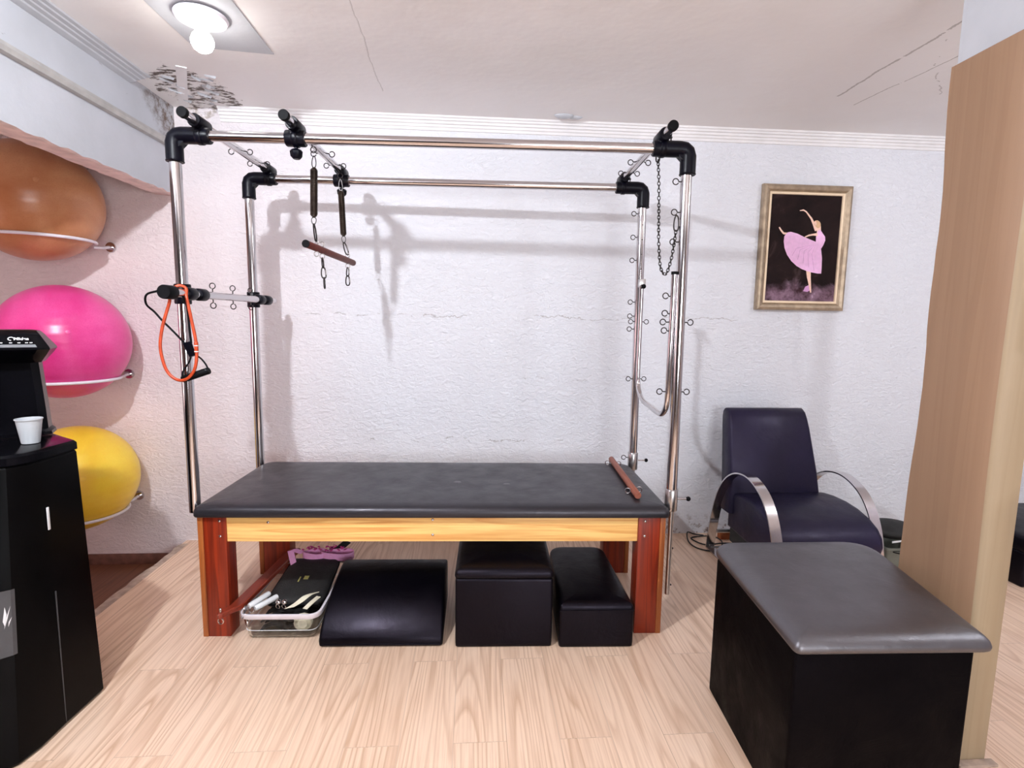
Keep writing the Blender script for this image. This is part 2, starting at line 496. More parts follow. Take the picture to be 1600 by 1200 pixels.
class MB:
    def __init__(self):
        self.v = []
        self.f = []
        self.mi = []

    def add(self, vs, fs, mi=0):
        o = len(self.v)
        self.v += [Vector(x) for x in vs]
        self.f += [[i + o for i in f] for f in fs]
        self.mi += [mi] * len(fs)
        return self

    def box(self, x0, y0, z0, x1, y1, z1, bev=0.0, mi=0, mat=None, seg=2):
        bm = bmesh.new()
        bmesh.ops.create_cube(bm, size=1)
        for v in bm.verts:
            v.co = Vector((x0 + (v.co.x + .5) * (x1 - x0), y0 + (v.co.y + .5) * (y1 - y0), z0 + (v.co.z + .5) * (z1 - z0)))
        if bev:
            bmesh.ops.bevel(bm, geom=bm.edges[:], offset=bev, segments=seg, profile=0.6, affect='EDGES')
        bm.verts.index_update()
        vs = [v.co.copy() for v in bm.verts]
        if mat:
            vs = [mat @ v for v in vs]
        self.add(vs, [[v.index for v in f.verts] for f in bm.faces], mi)
        bm.free()
        return self

    def rings(self, rings, closed_ring=True, cap0=True, cap1=True, loop=False, mi=0):
        n = len(rings[0])
        vs = [p for r in rings for p in r]
        fs = []
        R = len(rings)
        for i in range(R if loop else R - 1):
            a, b = i * n, ((i + 1) % R) * n
            for k in range(n if closed_ring else n - 1):
                k2 = (k + 1) % n
                fs.append([a + k, a + k2, b + k2, b + k])
        if not loop:
            if cap0:
                fs.append(list(range(n))[::-1])
            if cap1:
                fs.append([(R - 1) * n + k for k in range(n)])
        return self.add(vs, fs, mi)

    def tube(self, pts, r, seg=10, closed=False, mi=0, cap=True):
        P = [Vector(p) for p in pts]
        N = len(P)
        rs = r if isinstance(r, (list, tuple)) else [r] * N
        T = []
        for i in range(N):
            a = P[(i - 1) % N] if (closed or i > 0) else P[i]
            b = P[(i + 1) % N] if (closed or i < N - 1) else P[i]
            d = (b - a)
            T.append(d.normalized() if d.length > 1e-9 else Vector((0, 0, 1)))
        ref = Vector((0, 0, 1)) if abs(T[0].z) < 0.9 else Vector((1, 0, 0))
        u = (ref - T[0] * ref.dot(T[0])).normalized()
        rings = []
        for i in range(N):
            u = (u - T[i] * u.dot(T[i]))
            u = u.normalized() if u.length > 1e-6 else T[i].orthogonal().normalized()
            w = T[i].cross(u)
            rings.append([P[i] + (u * math.cos(2 * math.pi * k / seg) + w * math.sin(2 * math.pi * k / seg)) * rs[i] for k in range(seg)])
        return self.rings(rings, loop=closed, mi=mi)

    def cyl(self, p, q, r, r2=None, seg=24, mi=0, bev=0.0):
        p, q = Vector(p), Vector(q)
        r2 = r if r2 is None else r2
        if bev:
            d = (q - p).normalized()
            return self.tube([p, p + d * bev * .01, p + d * bev, q - d * bev, q - d * bev * .01, q], [r - bev, r - bev * .6, r, r2, r2 - bev * .6, r2 - bev], seg, mi=mi)
        return self.tube([p, q], [r, r2], seg, mi=mi)

    def ring(self, c, n, R, r, seg=24, s2=8, mi=0, sx=1.0, up=None):
        n = Vector(n).normalized()
        u = Vector(up) if up else n.orthogonal()
        u = (u - n * u.dot(n)).normalized()
        w = n.cross(u)
        c = Vector(c)
        pts = [c + u * math.cos(2 * math.pi * k / seg) * R * sx + w * math.sin(2 * math.pi * k / seg) * R for k in range(seg)]
        return self.tube(pts, r, s2, closed=True, mi=mi)

    def sphere(self, c, r, seg=24, rings=14, sc=(1, 1, 1), mi=0):
        c = Vector(c)
        rr = []
        for i in range(1, rings):
            a = math.pi * i / rings
            rr.append([c + Vector((math.sin(a) * math.cos(2 * math.pi * k / seg) * sc[0], math.sin(a) * math.sin(2 * math.pi * k / seg) * sc[1], -math.cos(a) * sc[2])) * r for k in range(seg)])
        o = len(self.v)
        self.rings(rr, cap0=False, cap1=False, mi=mi)
        b = len(self.v)
        self.v += [c + Vector((0, 0, -r * sc[2])), c + Vector((0, 0, r * sc[2]))]
        e = o + (rings - 2) * seg
        for k in range(seg):
            self.f.append([b, o + (k + 1) % seg, o + k])
            self.f.append([b + 1, e + k, e + (k + 1) % seg])
            self.mi += [mi, mi]
        return self

    def lathe(self, c, prof, seg=32, mi=0, cap=True):
        c = Vector(c)
        return self.rings([[c + Vector((r * math.cos(2 * math.pi * k / seg), r * math.sin(2 * math.pi * k / seg), z)) for k in range(seg)] for r, z in prof], cap0=cap, cap1=cap, mi=mi)

    def band(self, pts, side, w, t, mi=0, closed=False):
        """flat strip of width w along `side` and thickness t swept along pts"""
        P = [Vector(p) for p in pts]
        side = Vector(side).normalized()
        rings = []
        N = len(P)
        for i in range(N):
            a = P[(i - 1) % N] if (closed or i > 0) else P[i]
            b = P[(i + 1) % N] if (closed or i < N - 1) else P[i]
            T = (b - a).normalized()
            n = T.cross(side).normalized()
            s, h = side * w / 2, n * t / 2
            rings.append([P[i] + s + h, P[i] - s + h, P[i] - s - h, P[i] + s - h])
        return self.rings(rings, loop=closed, mi=mi)

    def prism(self, poly, d0, d1, axis='y', mi=0):
        """poly of (p,q) extruded along axis"""
        def mk(p, q, d):
            return {'y': (p, d, q), 'x': (d, p, q), 'z': (p, q, d)}[axis]
        return self.rings([[mk(p, q, d0) for p, q in poly], [mk(p, q, d1) for p, q in poly]], mi=mi)

    def build(self, name, mats, parent=None, smooth=True, angle=40, loc=None, mods=None):
        me = bpy.data.meshes.new(name)
        me.from_pydata([tuple(v) for v in self.v], [], self.f)
        mats = mats if isinstance(mats, (list, tuple)) else [mats]
        for m in mats:
            me.materials.append(m)
        for p, i in zip(me.polygons, self.mi):
            p.material_index = i
        bm = bmesh.new()
        bm.from_mesh(me)
        bmesh.ops.recalc_face_normals(bm, faces=bm.faces[:])
        if smooth:
            for f in bm.faces:
                f.smooth = True
            ca = math.radians(angle)
            for e in bm.edges:
                if len(e.link_faces) == 2 and e.calc_face_angle(0) > ca:
                    e.smooth = False
        bm.to_mesh(me)
        bm.free()
        me.update()
        o = bpy.data.objects.new(name, me)
        COL.objects.link(o)
        if parent:
            o.parent = parent
        if loc:
            o.location = loc
        return o


def empty(name, loc, rz=0.0):
    o = bpy.data.objects.new(name, None)
    o.empty_display_size = 0.05
    o.location = loc
    o.rotation_euler = (0, 0, rz)
    COL.objects.link(o)
    return o


def tag(o, label, cat, group=None, kind=None):
    o['label'] = label
    o['category'] = cat
    if group:
        o['group'] = group
    if kind:
        o['kind'] = kind
    return o


def struct(o):
    o['kind'] = 'structure'
    return o


def offset_poly(poly, d):
    """inset a convex polygon (ccw) by d"""
    n = len(poly)
    out = []
    for i in range(n):
        a, b, c = Vector(poly[i - 1]), Vector(poly[i]), Vector(poly[(i + 1) % n])
        e1, e2 = (b - a).normalized(), (c - b).normalized()
        n1, n2 = Vector((-e1.y, e1.x)), Vector((-e2.y, e2.x))
        m = (n1 + n2)
        m = m / max(0.3, m.length_squared / 2) if m.length > 1e-6 else n1
        out.append(b + m * d)
    return out


def round_poly(poly, rad, seg=6):
    rs = list(rad) if isinstance(rad, (list, tuple)) else [rad] * len(poly)
    o = Outline(round_poly_raw(poly, rs, seg))
    o.corners, o.radii, o.seg = [Vector(p) for p in poly], rs, seg
    return o


def round_poly_raw(poly, rad, seg=6):
    """round the corners of a ccw polygon; rad may be one value or a list"""
    n = len(poly)
    rs = rad if isinstance(rad, (list, tuple)) else [rad] * n
    out = []
    for i in range(n):
        a, b, c = Vector(poly[i - 1]), Vector(poly[i]), Vector(poly[(i + 1) % n])
        r = rs[i]
        p, q = b + (a - b).normalized() * r, b + (c - b).normalized() * r
        for k in range(seg + 1):
            s = k / seg
            out.append((1 - s) ** 2 * p + 2 * s * (1 - s) * b + s * s * q)
    return out


class Outline(list):
    """rounded outline that remembers its sharp corners, so it can be inset far"""


def inset(outline, d):
    if isinstance(outline, Outline):
        return round_poly_raw(offset_poly(outline.corners, d), [max(.003, r - d * .8) for r in outline.radii], outline.seg)
    return offset_poly(outline, d)


def pad(mb, outline, levels, mi=0):
    """stack of inset outlines: levels = [(inset, z), ...]"""
    rings = []
    for ins, z in levels:
        rings.append([(p.x, p.y, z) for p in inset(outline, ins)])
    return mb.rings(rings, mi=mi)


# ------------------------------------------------------------------ room shell
CZ = 2.66
WY = 3.4584
mb = MB().box(-1.84, -2.6, -0.16, 4.3, WY, 0.0)
struct(mb.build('floor', M['floor'], smooth=False))
mb = MB().box(-3.7, -2.6, -0.27, -1.842, WY, -0.15)
struct(mb.build('floor_alcove', M['alcove_floor'], smooth=False))
# worn concrete edge of the raised floor
pts = []
edge = MB()
ys = [-2.6 + i * 0.06 for i in range(101)]
ys = [y for y in ys if y < WY]
rg = [[(-1.845 + random.uniform(-.006, .004) - .012, y, -0.149), (-1.845 + random.uniform(-.012, .006), y, 0.0005), (-1.815 + random.uniform(-.004, .008), y, 0.0025), (-1.80, y, 0.0002)] for y in ys]
edge.rings(rg, closed_ring=False, cap0=False, cap1=False)
struct(edge.build('trim_1', M['concrete']))
# back wall (upper part and the part that reaches down to the alcove floor)
struct(MB().box(-3.7, WY, -0.27, 4.3, WY + 0.15, CZ + 0.1).build('wall_back', M['wall'], smooth=False))
struct(MB().box(-3.85, -2.6, -0.27, -3.7, WY, CZ + 0.1).build('wall_left', M['side_wall'], smooth=False))
struct(MB().box(4.3, -2.6, -0.16, 4.45, WY + .15, CZ + 0.1).build('wall_right', M['side_wall'], smooth=False))
struct(MB().box(-3.7, -2.75, -0.27, 4.3, -2.6, CZ + 0.1).build('wall_front', M['rear_wall'], smooth=False))
struct(MB().box(-3.7, -2.6, CZ, 4.3, WY, CZ + 0.1).build('ceiling', M['ceiling'], smooth=False))
# beam with ragged plaster underside
bmz = 2.156
ys = [-2.6 + i * 0.045 for i in range(136)]
ys = [y for y in ys if y < WY] + [WY]
bm_ = MB()
rg = []
for y in ys:
    j = random.uniform(-.006, .006)
    j2 = random.uniform(-.007, .007)
    rg.append([(-1.767, y, CZ), (-1.767, y, bmz + j), (-1.78, y, bmz - .003 + j * .5), (-1.897 + j2, y, bmz + .002), (-1.905 + j2, y, bmz + .012), (-1.905, y, CZ)])
bm_.rings(rg, closed_ring=False, cap0=False, cap1=False)
o = bm_.build('wall_beam', [M['beam_stained'], M['beam_raw']], smooth=False)
for p in o.data.polygons:
    if abs(p.normal.z) > 0.5:
        p.material_index = 1
struct(o)
# cable conduit on the beam
cd = MB()
prof = [(-1.766, 2.452), (-1.745, 2.448), (-1.738, 2.43), (-1.745, 2.412), (-1.766, 2.408)]
cd.rings([[(x, -2.5, z) for x, z in prof], [(x, WY - .03, z) for x, z in prof]])
struct(cd.build('trim_2', M['conduit']))


def crown(name, p0, p1, inn, prof, mt='white_trim'):
    """stepped cornice: prof of (out, down) from the wall/ceiling corner"""
    c = MB()
    p0, p1, inn = Vector(p0), Vector(p1), Vector(inn)
    c.rings([[p + inn * a + Vector((0, 0, -b)) for a, b in prof] for p in (p0, p1)])
    return struct(c.build(name, M[mt], smooth=False))


cprof = [(0, 0), (0.052, 0), (0.050, 0.010), (0.042, 0.014), (0.040, 0.024), (0.030, 0.028), (0.028, 0.040), (0.019, 0.044), (0.017, 0.056), (0.010, 0.060), (0.008, 0.074), (0, 0.076)]
crown('trim_3', (-1.50, WY, CZ), (4.3, WY, CZ), (0, -1, 0), cprof)
cprof2 = [(0, 0), (0.105, 0), (0.100, 0.006), (0.082, 0.008), (0.078, 0.013), (0.058, 0.015), (0.054, 0.020), (0.034, 0.022), (0.030, 0.028), (0.006, 0.034), (0, 0.034)]
crown('trim_4', (-1.767, -2.6, CZ), (-1.767, 3.05, CZ), (1, 0, 0), cprof2, 'beam')
# brown skirting in the alcove
sk = MB()
sk.box(-3.7, WY - .014, -0.15, -1.86, WY, -0.082, 0.003)
struct(sk.build('baseboard_back', M['skirting']))
# exposed white batten across the crumbled corner
bt = MB()
d = Vector((-1.70, 3.44, 0)) - Vector((-1.44, 2.91, 0))
n = Vector((-d.y, d.x, 0)).normalized() * 0.024
a, b = Vector((-1.44, 2.91, 0)), Vector((-1.70, 3.44, 0))
bt.prism([tuple((a + n)[:2]), tuple((a - n)[:2]), tuple((b - n)[:2]), tuple((b + n)[:2])], CZ - .006, CZ - .001, 'z')
struct(bt.build('trim_5', M['white_trim'], smooth=False))
# flakes of loose plaster round the batten
fk = MB()
for i in range(20):
    s = random.random()
    c = Vector((-1.44, 2.95, 0)).lerp(Vector((-1.62, 3.42, 0)), s)
    side = random.choice((-1, 1))
    c += n.normalized() * side * random.uniform(0.03, 0.11)
    if c.y > 3.43 or c.x < -1.75:
        continue
    L, W = random.uniform(.01, .045), random.uniform(.004, .012)
    ang = random.uniform(-0.6, 0.6) + 0.9
    e, f_ = Vector((math.cos(ang), math.sin(ang), 0)), Vector((-math.sin(ang), math.cos(ang), 0))
    z = CZ - .001
    k = random.uniform(.004, .014)
    fk.add([c - e * L + V(0, 0, z), c + e * L + V(0, 0, z), c + e * L * .8 + f_ * W + V(0, 0, z - k), c - e * L * .7 + f_ * W * 1.4 + V(0, 0, z - k * .7),
            c - e * L + V(0, 0, z + .001), c + e * L + V(0, 0, z + .001)], [[0, 1, 2, 3], [4, 5, 2, 3]], 0)
struct(fk.build('trim_6', M['beam'], smooth=False))
# rectangular patch board in the ceiling round the bulb
pb = MB()
pb.prism([(-1.30, 1.6), (-0.945, 1.6), (-0.935, 2.735), (-1.275, 2.70)], CZ - .004, CZ, 'z')
struct(pb.build('ceiling_patch', M['beam'], smooth=False))
# ridge of filler on the ceiling by the cornice
lump = MB()
lump.sphere((0.53, 3.33, CZ), 0.05, 14, 8, (1.2, 0.6, 0.35))
lump.sphere((0.60, 3.35, CZ), 0.04, 14, 8, (1.2, 0.5, 0.3))
struct(lump.build('ceiling_filler', M['beam']))

# ------------------------------------------------------------------ column wrapped in wood film
col = empty('trim_7', (1.67, 1.67, 0))
col['kind'] = 'structure'
core = MB().box(-0.045, -0.145, 0, 0.055, 0.145, CZ)
core.build('column_core', M['beam'], col, smooth=False)
wr = MB()
N = 34
rgs = []
for i in range(N + 1):
    z = 2.325 * i / N
    wv = 0.010 * math.sin(z * 3.1 + .6) + 0.005 * math.sin(z * 9.2) + random.uniform(-.0012, .0012)
    fv = 0.004 * math.sin(z * 4.0)
    fl_ = -0.052 - 0.0 * z + fv
    zt = z + (0.0 if i < N else 0.0)
    rgs.append([(fl_ + .002, 0.15 + wv + 0.035 * max(0, (0.9 - z)), zt), (fl_, 0.0, zt), (fl_, -0.142, zt), (fl_ + .010, -0.152, zt), (0.052, -0.152, zt), (0.061 + fv, -0.140, zt), (0.062 + fv, 0.148, zt)])
wr.rings(rgs, closed_ring=True, cap0=False, cap1=False)
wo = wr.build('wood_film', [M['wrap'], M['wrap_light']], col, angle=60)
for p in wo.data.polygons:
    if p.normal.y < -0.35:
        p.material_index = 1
MB().box(-0.06, -0.18, 0, 0.075, -0.153, 0.010, 0.002).build('column_foot', M['concrete'], col)

# ------------------------------------------------------------------ ceiling bulb
bl = empty('ceiling_bulb_lamp', (-1.11, 2.424, CZ - .010))
tag(bl, 'lit bare white bulb in a round white ceiling rose above the trapeze table', 'ceiling lamp')
MB().lathe((0, 0, 0), [(0.100, 0), (0.101, -0.006), (0.094, -0.014), (0.070, -0.017), (0.052, -0.008), (0.036, -0.012), (0.030, -0.028), (0.028, -0.034)]).build('ceiling_rose', M['white_paint'], bl)
MB().lathe((0, 0, 0), [(0.022, -0.034), (0.026, -0.036), (0.024, -0.048), (0.018, -0.050)]).build('socket', M['white_plastic'], bl)
em = NT('bulb_glow')
em.color((1, 0.95, 0.82))
em.b.inputs['Emission Color'].default_value = (1.0, 0.97, 0.92, 1)
em.b.inputs['Emission Strength'].default_value = 22.0
MB().lathe((0, 0, 0), [(0.017, -0.050), (0.022, -0.056), (0.036, -0.072), (0.043, -0.090), (0.042, -0.106), (0.033, -0.124), (0.018, -0.134), (0.003, -0.137)]).build('bulb', em.m, bl)

# ------------------------------------------------------------------ trapeze table
TT = empty('trapeze_table', (-1.2066, 2.3662, 0), -0.0341)
tag(TT, 'pilates trapeze table with black mattress on a wooden base and chrome pipe frame', 'exercise table')
A0, A1, B0, B1, ZT = -0.030, 2.119, 0.040, 0.723, 2.181

# mattress
mt = MB()
ol = round_poly([(-0.016, -0.022), (2.106, -0.022), (2.106, 0.752), (-0.016, 0.752)], [0.03, 0.03, 0.085, 0.085], 8)
pad(mt, ol, [(0.012, 0.566), (0.003, 0.568), (0.0, 0.574), (0.0, 0.590), (0.004, 0.602), (0.012, 0.611), (0.028, 0.618), (0.06, 0.621), (0.14, 0.623)])
mattress = mt.build('mattress', M['mat_vinyl'], TT, angle=60)
# small tear patches on the mattress
for (a, b, r) in ((1.12, 0.33, 0.020), (1.37, 0.30, 0.018), (1.72, 0.63, 0.014)):
    MB().lathe((a, b, 0.6228), [(r, 0), (r * .9, .0012), (r * .5, .0016)], 14).build('vinyl_patch', M['vinyl_mark'], mattress)


def leg(a0, a1, b0, b1, outer):
    m = MB()
    if outer < 0:
        m.box(a0, b0, 0, a0 + .024, b1, .566, .003, 1)
        m.box(a0 + .0242, b0 + .002, 0, a1, b1, .566, .003, 0)
    else:
        m.box(a1 - .024, b0, 0, a1, b1, .566, .003, 1)
        m.box(a0, b0 + .002, 0, a1 - .0242, b1, .566, .003, 0)
    return m.build('table_leg', [M['red_wood'], M['brown_wood']], TT)


dome = MB().lathe((0, 0, 0), [(0.0065, 0), (0.0065, 0.002), (0.005, 0.004), (0.002, 0.005)], 12)
legs = [leg(-0.004, 0.118, 0, 0.09, -1), leg(1.965, 2.090, 0, 0.09, 1), leg(-0.004, 0.165, 0.60, 0.69, -1), leg(1.94, 2.090, 0.60, 0.69, 1)]
bolt0 = None


def bolt(parent, loc, d=(0, -1, 0)):
    global bolt0
    if bolt0 is None:
        bolt0 = dome.build('bolt_head', M['chrome'], parent)
        o = bolt0
    else:
        o = bolt0.copy()
        COL.objects.link(o)
        o.parent = parent
    q = Vector((0, 0, 1)).rotation_difference(Vector(d))
    o.rotation_mode = 'QUATERNION'
    o.rotation_quaternion = q
    o.location = loc
    return o


for z in (.545, .475):
    bolt(legs[0], (.093, .002, z))
    bolt(legs[1], (1.995, .002, z))
fr_ = MB().box(.118, .012, .446, 1.965, .037, .566, .002).build('side_rail', M['pine'], TT)
MB().box(.165, .655, .446, 1.94, .68, .566, .002).build('side_rail', M['pine'], TT)
for a in (0.03, 2.03):
    MB().box(a, .0905, .446, a + .025, .5995, .566, .002).build('end_rail', M['brown_wood'], TT)
for z in (.548, .478):
    bolt(fr_, (1.03, .012, z))
bolt(fr_, (.30, .012, .535))
for z in (.46, .20):
    bolt(legs[0], (-.004, .05, z), (-1, 0, 0))
# upright posts
posts = []
for a, b in ((A0, B0), (A1, B0), (A0, B1), (A1, B1)):
    if a == A0:
        m = MB().cyl((a, b, 0.575), (a, b, ZT), 0.0235)
    else:
        m = MB().cyl((a + .004, b, 0.60), (a - .004, b, ZT), 0.0235)
    posts.append(m.build('upright_post', M['chrome'], TT))
# post sockets with locking pin and thin height rod at the right end
for i, (a, b) in enumerate(((A1 + .004, B0), (A1 + .004, B1))):
    s = MB()
    s.cyl((a, b, .585), (a, b, .682), .0285, bev=.002)
    s.ring((a, b, .683), (0, 0, 1), .0265, .003)
    so = s.build('post_socket', M['steel'], TT)
    p = MB().cyl((a + .027, b, .638), (a + .075, b, .638), .0042)
    p.sphere((a + .080, b, .638), .011, 14, 8, mi=1)
    p.build('locking_pin', [M['chrome'], M['black_rubber']], so)
    h = MB().cyl((a + .004, b + .0, .175 if i == 0 else .2), (a + .004, b, .588), .0115)
    ho = h.build('height_rod', M['steel'], TT)
    for z in (.22, .40):
        MB().cyl((a + .012, b, z), (a + .021, b, z), .004, seg=10).build('stop_pin', M['dark_steel'], ho)
# black elbows and top rails
R_E = 0.0335


def elbow(a, b, s):
    m = MB()
    path = [(a, b, ZT - .105), (a, b, ZT - .03), (a + s * .006, b, ZT - .012), (a + s * .018, b, ZT - .002), (a + s * .035, b, ZT), (a + s * .105, b, ZT)]
    m.tube(path, R_E, 24)
    m.ring((a, b, ZT - .103), (0, 0, 1), R_E - .002, .004)
    m.add([(a + s * .02, b - .02, ZT - .055), (a + s * .055, b - .02, ZT - .02), (a + s * .02, b - .02, ZT - .02), (a + s * .02, b + .02, ZT - .055), (a + s * .055, b + .02, ZT - .02), (a + s * .02, b + .02, ZT - .02)],
          [[0, 1, 2], [3, 5, 4], [0, 3, 4, 1], [1, 4, 5, 2], [2, 5, 3, 0]])
    e = m.build('pipe_elbow', M['black_plastic'], TT)
    MB().cyl((a + s * .078, b, ZT + .030), (a + s * .078, b, ZT + .046), .003).sphere((a + s * .078, b, ZT + .047), .006, 10, 6).build('set_screw', M['dark_steel'], e)
    return e


for b in (B0, B1):
    elbow(A0, b, 1)
    elbow(A1, b, -1)
    MB().cyl((A0 + .10, b, ZT), (A1 - .10, b, ZT), 0.0215).build('top_rail', M['chrome'], TT)

# eye ring used all over the frame
ey = MB()
ey.cyl((0, 0, 0), (.014, 0, 0), .0028, seg=8)
ey.tube([V(.0265 + .0125 * math.cos(t), .0, .0125 * math.sin(t)) for t in [math.pi * 1.0 + (i / 20) * math.pi * 1.86 for i in range(21)]], .0024, 8)
eye_mesh = None


def eye(parent, loc, d, twist=0.0):
    global eye_mesh
    if eye_mesh is None:
        o = ey.build('eye_ring', M['dark_steel'], parent)
        eye_mesh = o.data
    else:
        o = bpy.data.objects.new('eye_ring', eye_mesh)
        COL.objects.link(o)
        o.parent = parent
    x = Vector(d).normalized()
    y = Vector((0, 1, 0)) - x * x.y
    y.normalize()
    z = x.cross(y)
    m = Matrix((x, y, z)).transposed().to_4x4()
    m = Matrix.Translation(Vector(loc)) @ m @ Matrix.Rotation(twist, 4, 'X')
    o.matrix_local = m
    return o


# cross bars on top of the rails, each with two clamps
RC = 0.0175
ZC = ZT + 0.0475


def clamp(parent, a, b, knob=False, z=ZT):
    m = MB()
    m.cyl((a - .040, b, z), (a + .040, b, z), .0325, bev=.004)
    m.cyl((a - .012, b, z), (a + .012, b, z), .0365, bev=.003)
    m.cyl((a, b - .050, ZC), (a, b + .050, ZC), .0270, bev=.004)
    m.box(a - .022, b - .026, z + .012, a + .022, b + .026, ZC, .006)
    c = m.build('clamp', M['black_plastic'], TT)
    if knob:
        k = MB()
        k.cyl((a, b, z - .028), (a, b, z - .048), .007)
        k.tube([(a, b, z - .044), (a, b, z - .052), (a, b, z - .072), (a, b, z - .082)], [.019, .026, .024, .014], 7)
        k.build('wing_knob', M['black_plastic'], c)
    return c


bars = []
for a, y0, y1 in ((0.078, -0.095, 0.775), (0.466, -0.095, 0.79), (2.004, -0.105, 0.76)):
    bar = MB().cyl((a, y0 + .012, ZC), (a, y1, ZC), RC).build('cross_bar', M['chrome'], TT)
    MB().cyl((a, y0, ZC), (a, y0 + .022, ZC), RC + .0035, bev=.003).build('end_cap', M['black_rubber'], bar)
    clamp(TT, a, B0, a == 0.466)
    clamp(TT, a, B1, a == 0.466)
    bars.append(bar)
for i, a in enumerate((0.078, 0.466, 2.004)):
    for b in (.40, .60):
        for s in (-1, 1):
            eye(bars[i], (a + s * RC, b, ZC), (s, 0, -0.15))
eye(bars[1], (.466 + .008, .21, ZC - RC + .002), (.35, 0, -1))
eye(bars[1], (.466 + .006, .645, ZC - RC + .002), (.3, 0, -1))
eye(bars[2], (2.004, .10, ZC - RC + .002), (0, 0, -1))

# side bar at mid height on the left
ZM = 1.535
AM = 0.022
sb = MB().cyl((AM, -.17, ZM), (AM, .868, ZM), RC).build('side_bar', M['chrome'], TT)
MB().cyl((AM, -.185, ZM), (AM, -.120, ZM), .0275, bev=.004).build('end_cap', M['black_rubber'], sb)
for b in (B0, B1):
    m = MB()
    m.cyl((A0, b, ZM - .042), (A0, b, ZM + .042), .0325, bev=.004)
    m.cyl((A0, b, ZM - .012), (A0, b, ZM + .012), .0365, bev=.003)
    for dd in (-1, 1):
        m.cyl((AM, b + dd * .045 - .030, ZM), (AM, b + dd * .045 + .030, ZM), .0265, bev=.005)
    m.box(A0 + .012, b - .024, ZM - .02, AM, b + .024, ZM + .02, .005)
    m.build('clamp', M['black_plastic'], TT)
for b in (.185, .375, .57):
    for s in (-1, 1):
        eye(sb, (AM, b, ZM + s * RC), (0.0, 0, s))

# push-through bar between the right posts
AP = 2.083
path = [(AP, .036, 1.655), (AP, .040, 1.4), (AP, .044, 1.13), (AP, .055, 1.07), (AP, .10, 1.028), (AP, .16, 1.018), (AP, .30, 1.027), (AP, .42, 1.036), (AP, .49, 1.06), (AP, .535, 1.11), (AP, .548, 1.18), (AP, .549, 1.40), (AP, .549, 1.645)]
pp = [Vector(path[0]), Vector(path[1])] + smooth_path(path[2:11], 5) + [Vector(path[11]), Vector(path[12])]
pt = MB().tube(pp, .0125, 16).build('push_through_bar', M['chrome'], TT)
MB().cyl((AP, .036, 1.655), (AP, .036, 1.668), .0135).build('end_cap', M['black_rubber'], pt)
MB().box(AP - .017, .532, 1.630, AP + .017, .566, 1.672, .002).build('bar_stop', M['steel'], pt)
MB().cyl((AP, .53, 1.640), (AP, .515, 1.640), .005).sphere((AP, .506, 1.632), .012, 12, 8).build('stop_knob', M['black_rubber'], pt)
for z in (1.448, 1.137):
    eye(posts[1], (A1 + .022, B0, z), (1, 0, 0))
    eye(pt, (AP - .012, .042, z), (-1, 0, 0))
for z in (2.048, 1.920, 1.795):
    eye(posts[1], (A1 - .022, B0, z), (-1, 0, 0))
for z in (1.560, 1.484, 1.408):
    eye(pt, (AP - .006, .040, z), (-1, 0, .1))
for z in (2.043, 1.915, 1.789, 1.557, 1.478, 1.405):
    eye(posts[3], (A1 - .022, B1, z), (-1, 0, 0))
for z in (1.447, 1.120):
    eye(posts[3], (A1 + .022, B1, z), (1, 0, 0))
    eye(posts[3], (A1 - .018, B1 - .01, z), (-.8, 0, 0))
for z in [1.33 - .06 * k for k in range(4)] + [1.98 - .08 * k for k in range(5)]:
    MB().cyl((A1 - .002, B1 - .0232, z), (A1 - .002, B1 - .0245, z), .003, seg=8).build('pin_hole', M['black_rubber'], posts[3])
eye(TT.children[0] if False else posts[3], (A1 - .024, B1, .655), (-1, 0, 0))


def world_of(a, b, z):
    c, s = math.cos(-0.0341), math.sin(-0.0341)
    return Vector((-1.2066 + a * c - b * s, 2.3662 + a * s + b * c, z))


# ------------------------------------------------------------------ hanging springs with trapeze bar
def hook_loop(m, top, bot, w, r=.0021, n=None):
    """pear-shaped wire loop between two points"""
    top, bot = Vector(top), Vector(bot)
    d = bot - top
    u = Vector(n) if n else Vector((1, 0, 0))
    pts = []
    for k in range(18):
        t = 2 * math.pi * k / 18
        s = (1 - math.cos(t)) / 2
        pts.append(top + d * s + u * math.sin(t) * w * (0.55 + .45 * s))
    m.tube(pts, r, 6, closed=True)


def spring(loc, z_hook, z0, z1, z_loop, lean, label):
    """helical exercise spring; loc is the hook point (world), z measured in world"""
    o = empty('hanging_spring', (loc[0], loc[1], z_hook))
    tag(o, label, 'spring', 'springs hanging from the middle cross bar')

    def at(z):
        return Vector((lean[0] * (z_hook - z), lean[1] * (z_hook - z), z - z_hook))
    n = int((z0 - z1) / .0048)
    pts = []
    for i in range(n * 12 + 1):
        s = i / (n * 12)
        z = z0 + (z1 - z0) * s
        taper = min(1.0, s * 14 + .25, (1 - s) * 14 + .25)
        t = 2 * math.pi * i / 12
        c = at(z)
        pts.append(c + Vector((math.cos(t), math.sin(t), 0)) * .0142 * taper)
    MB().tube(pts, .0024, 6).cyl(at(z0 - .006), at(z1 + .006), .0118, seg=12).build('coil', M['spring_steel'], o)
    m = MB()
    hook_loop(m, at(z_hook), at(z0 - .001), .0115)
    m.build('top_loop', M['dark_steel'], o)
    m = MB()
    hook_loop(m, at(z_loop), at(z1 + .001), .013)
    m.build('bottom_loop', M['dark_steel'], o)
    return o, at(z_loop) + Vector((loc[0], loc[1], z_hook))


w1 = world_of(.484, .21, 0)
w2 = world_of(.480, .645, 0)
s1, e1 = spring((w1.x, w1.y), 2.162, 2.112, 1.894, 1.862, (-.030, 0), 'near dark coil spring hanging from the cross bar, above the black end of the dowel')
s2, e2 = spring((w2.x, w2.y), 2.170, 2.112, 1.876, 1.840, (.035, 0), 'far dark coil spring hanging from the cross bar, behind the near one')


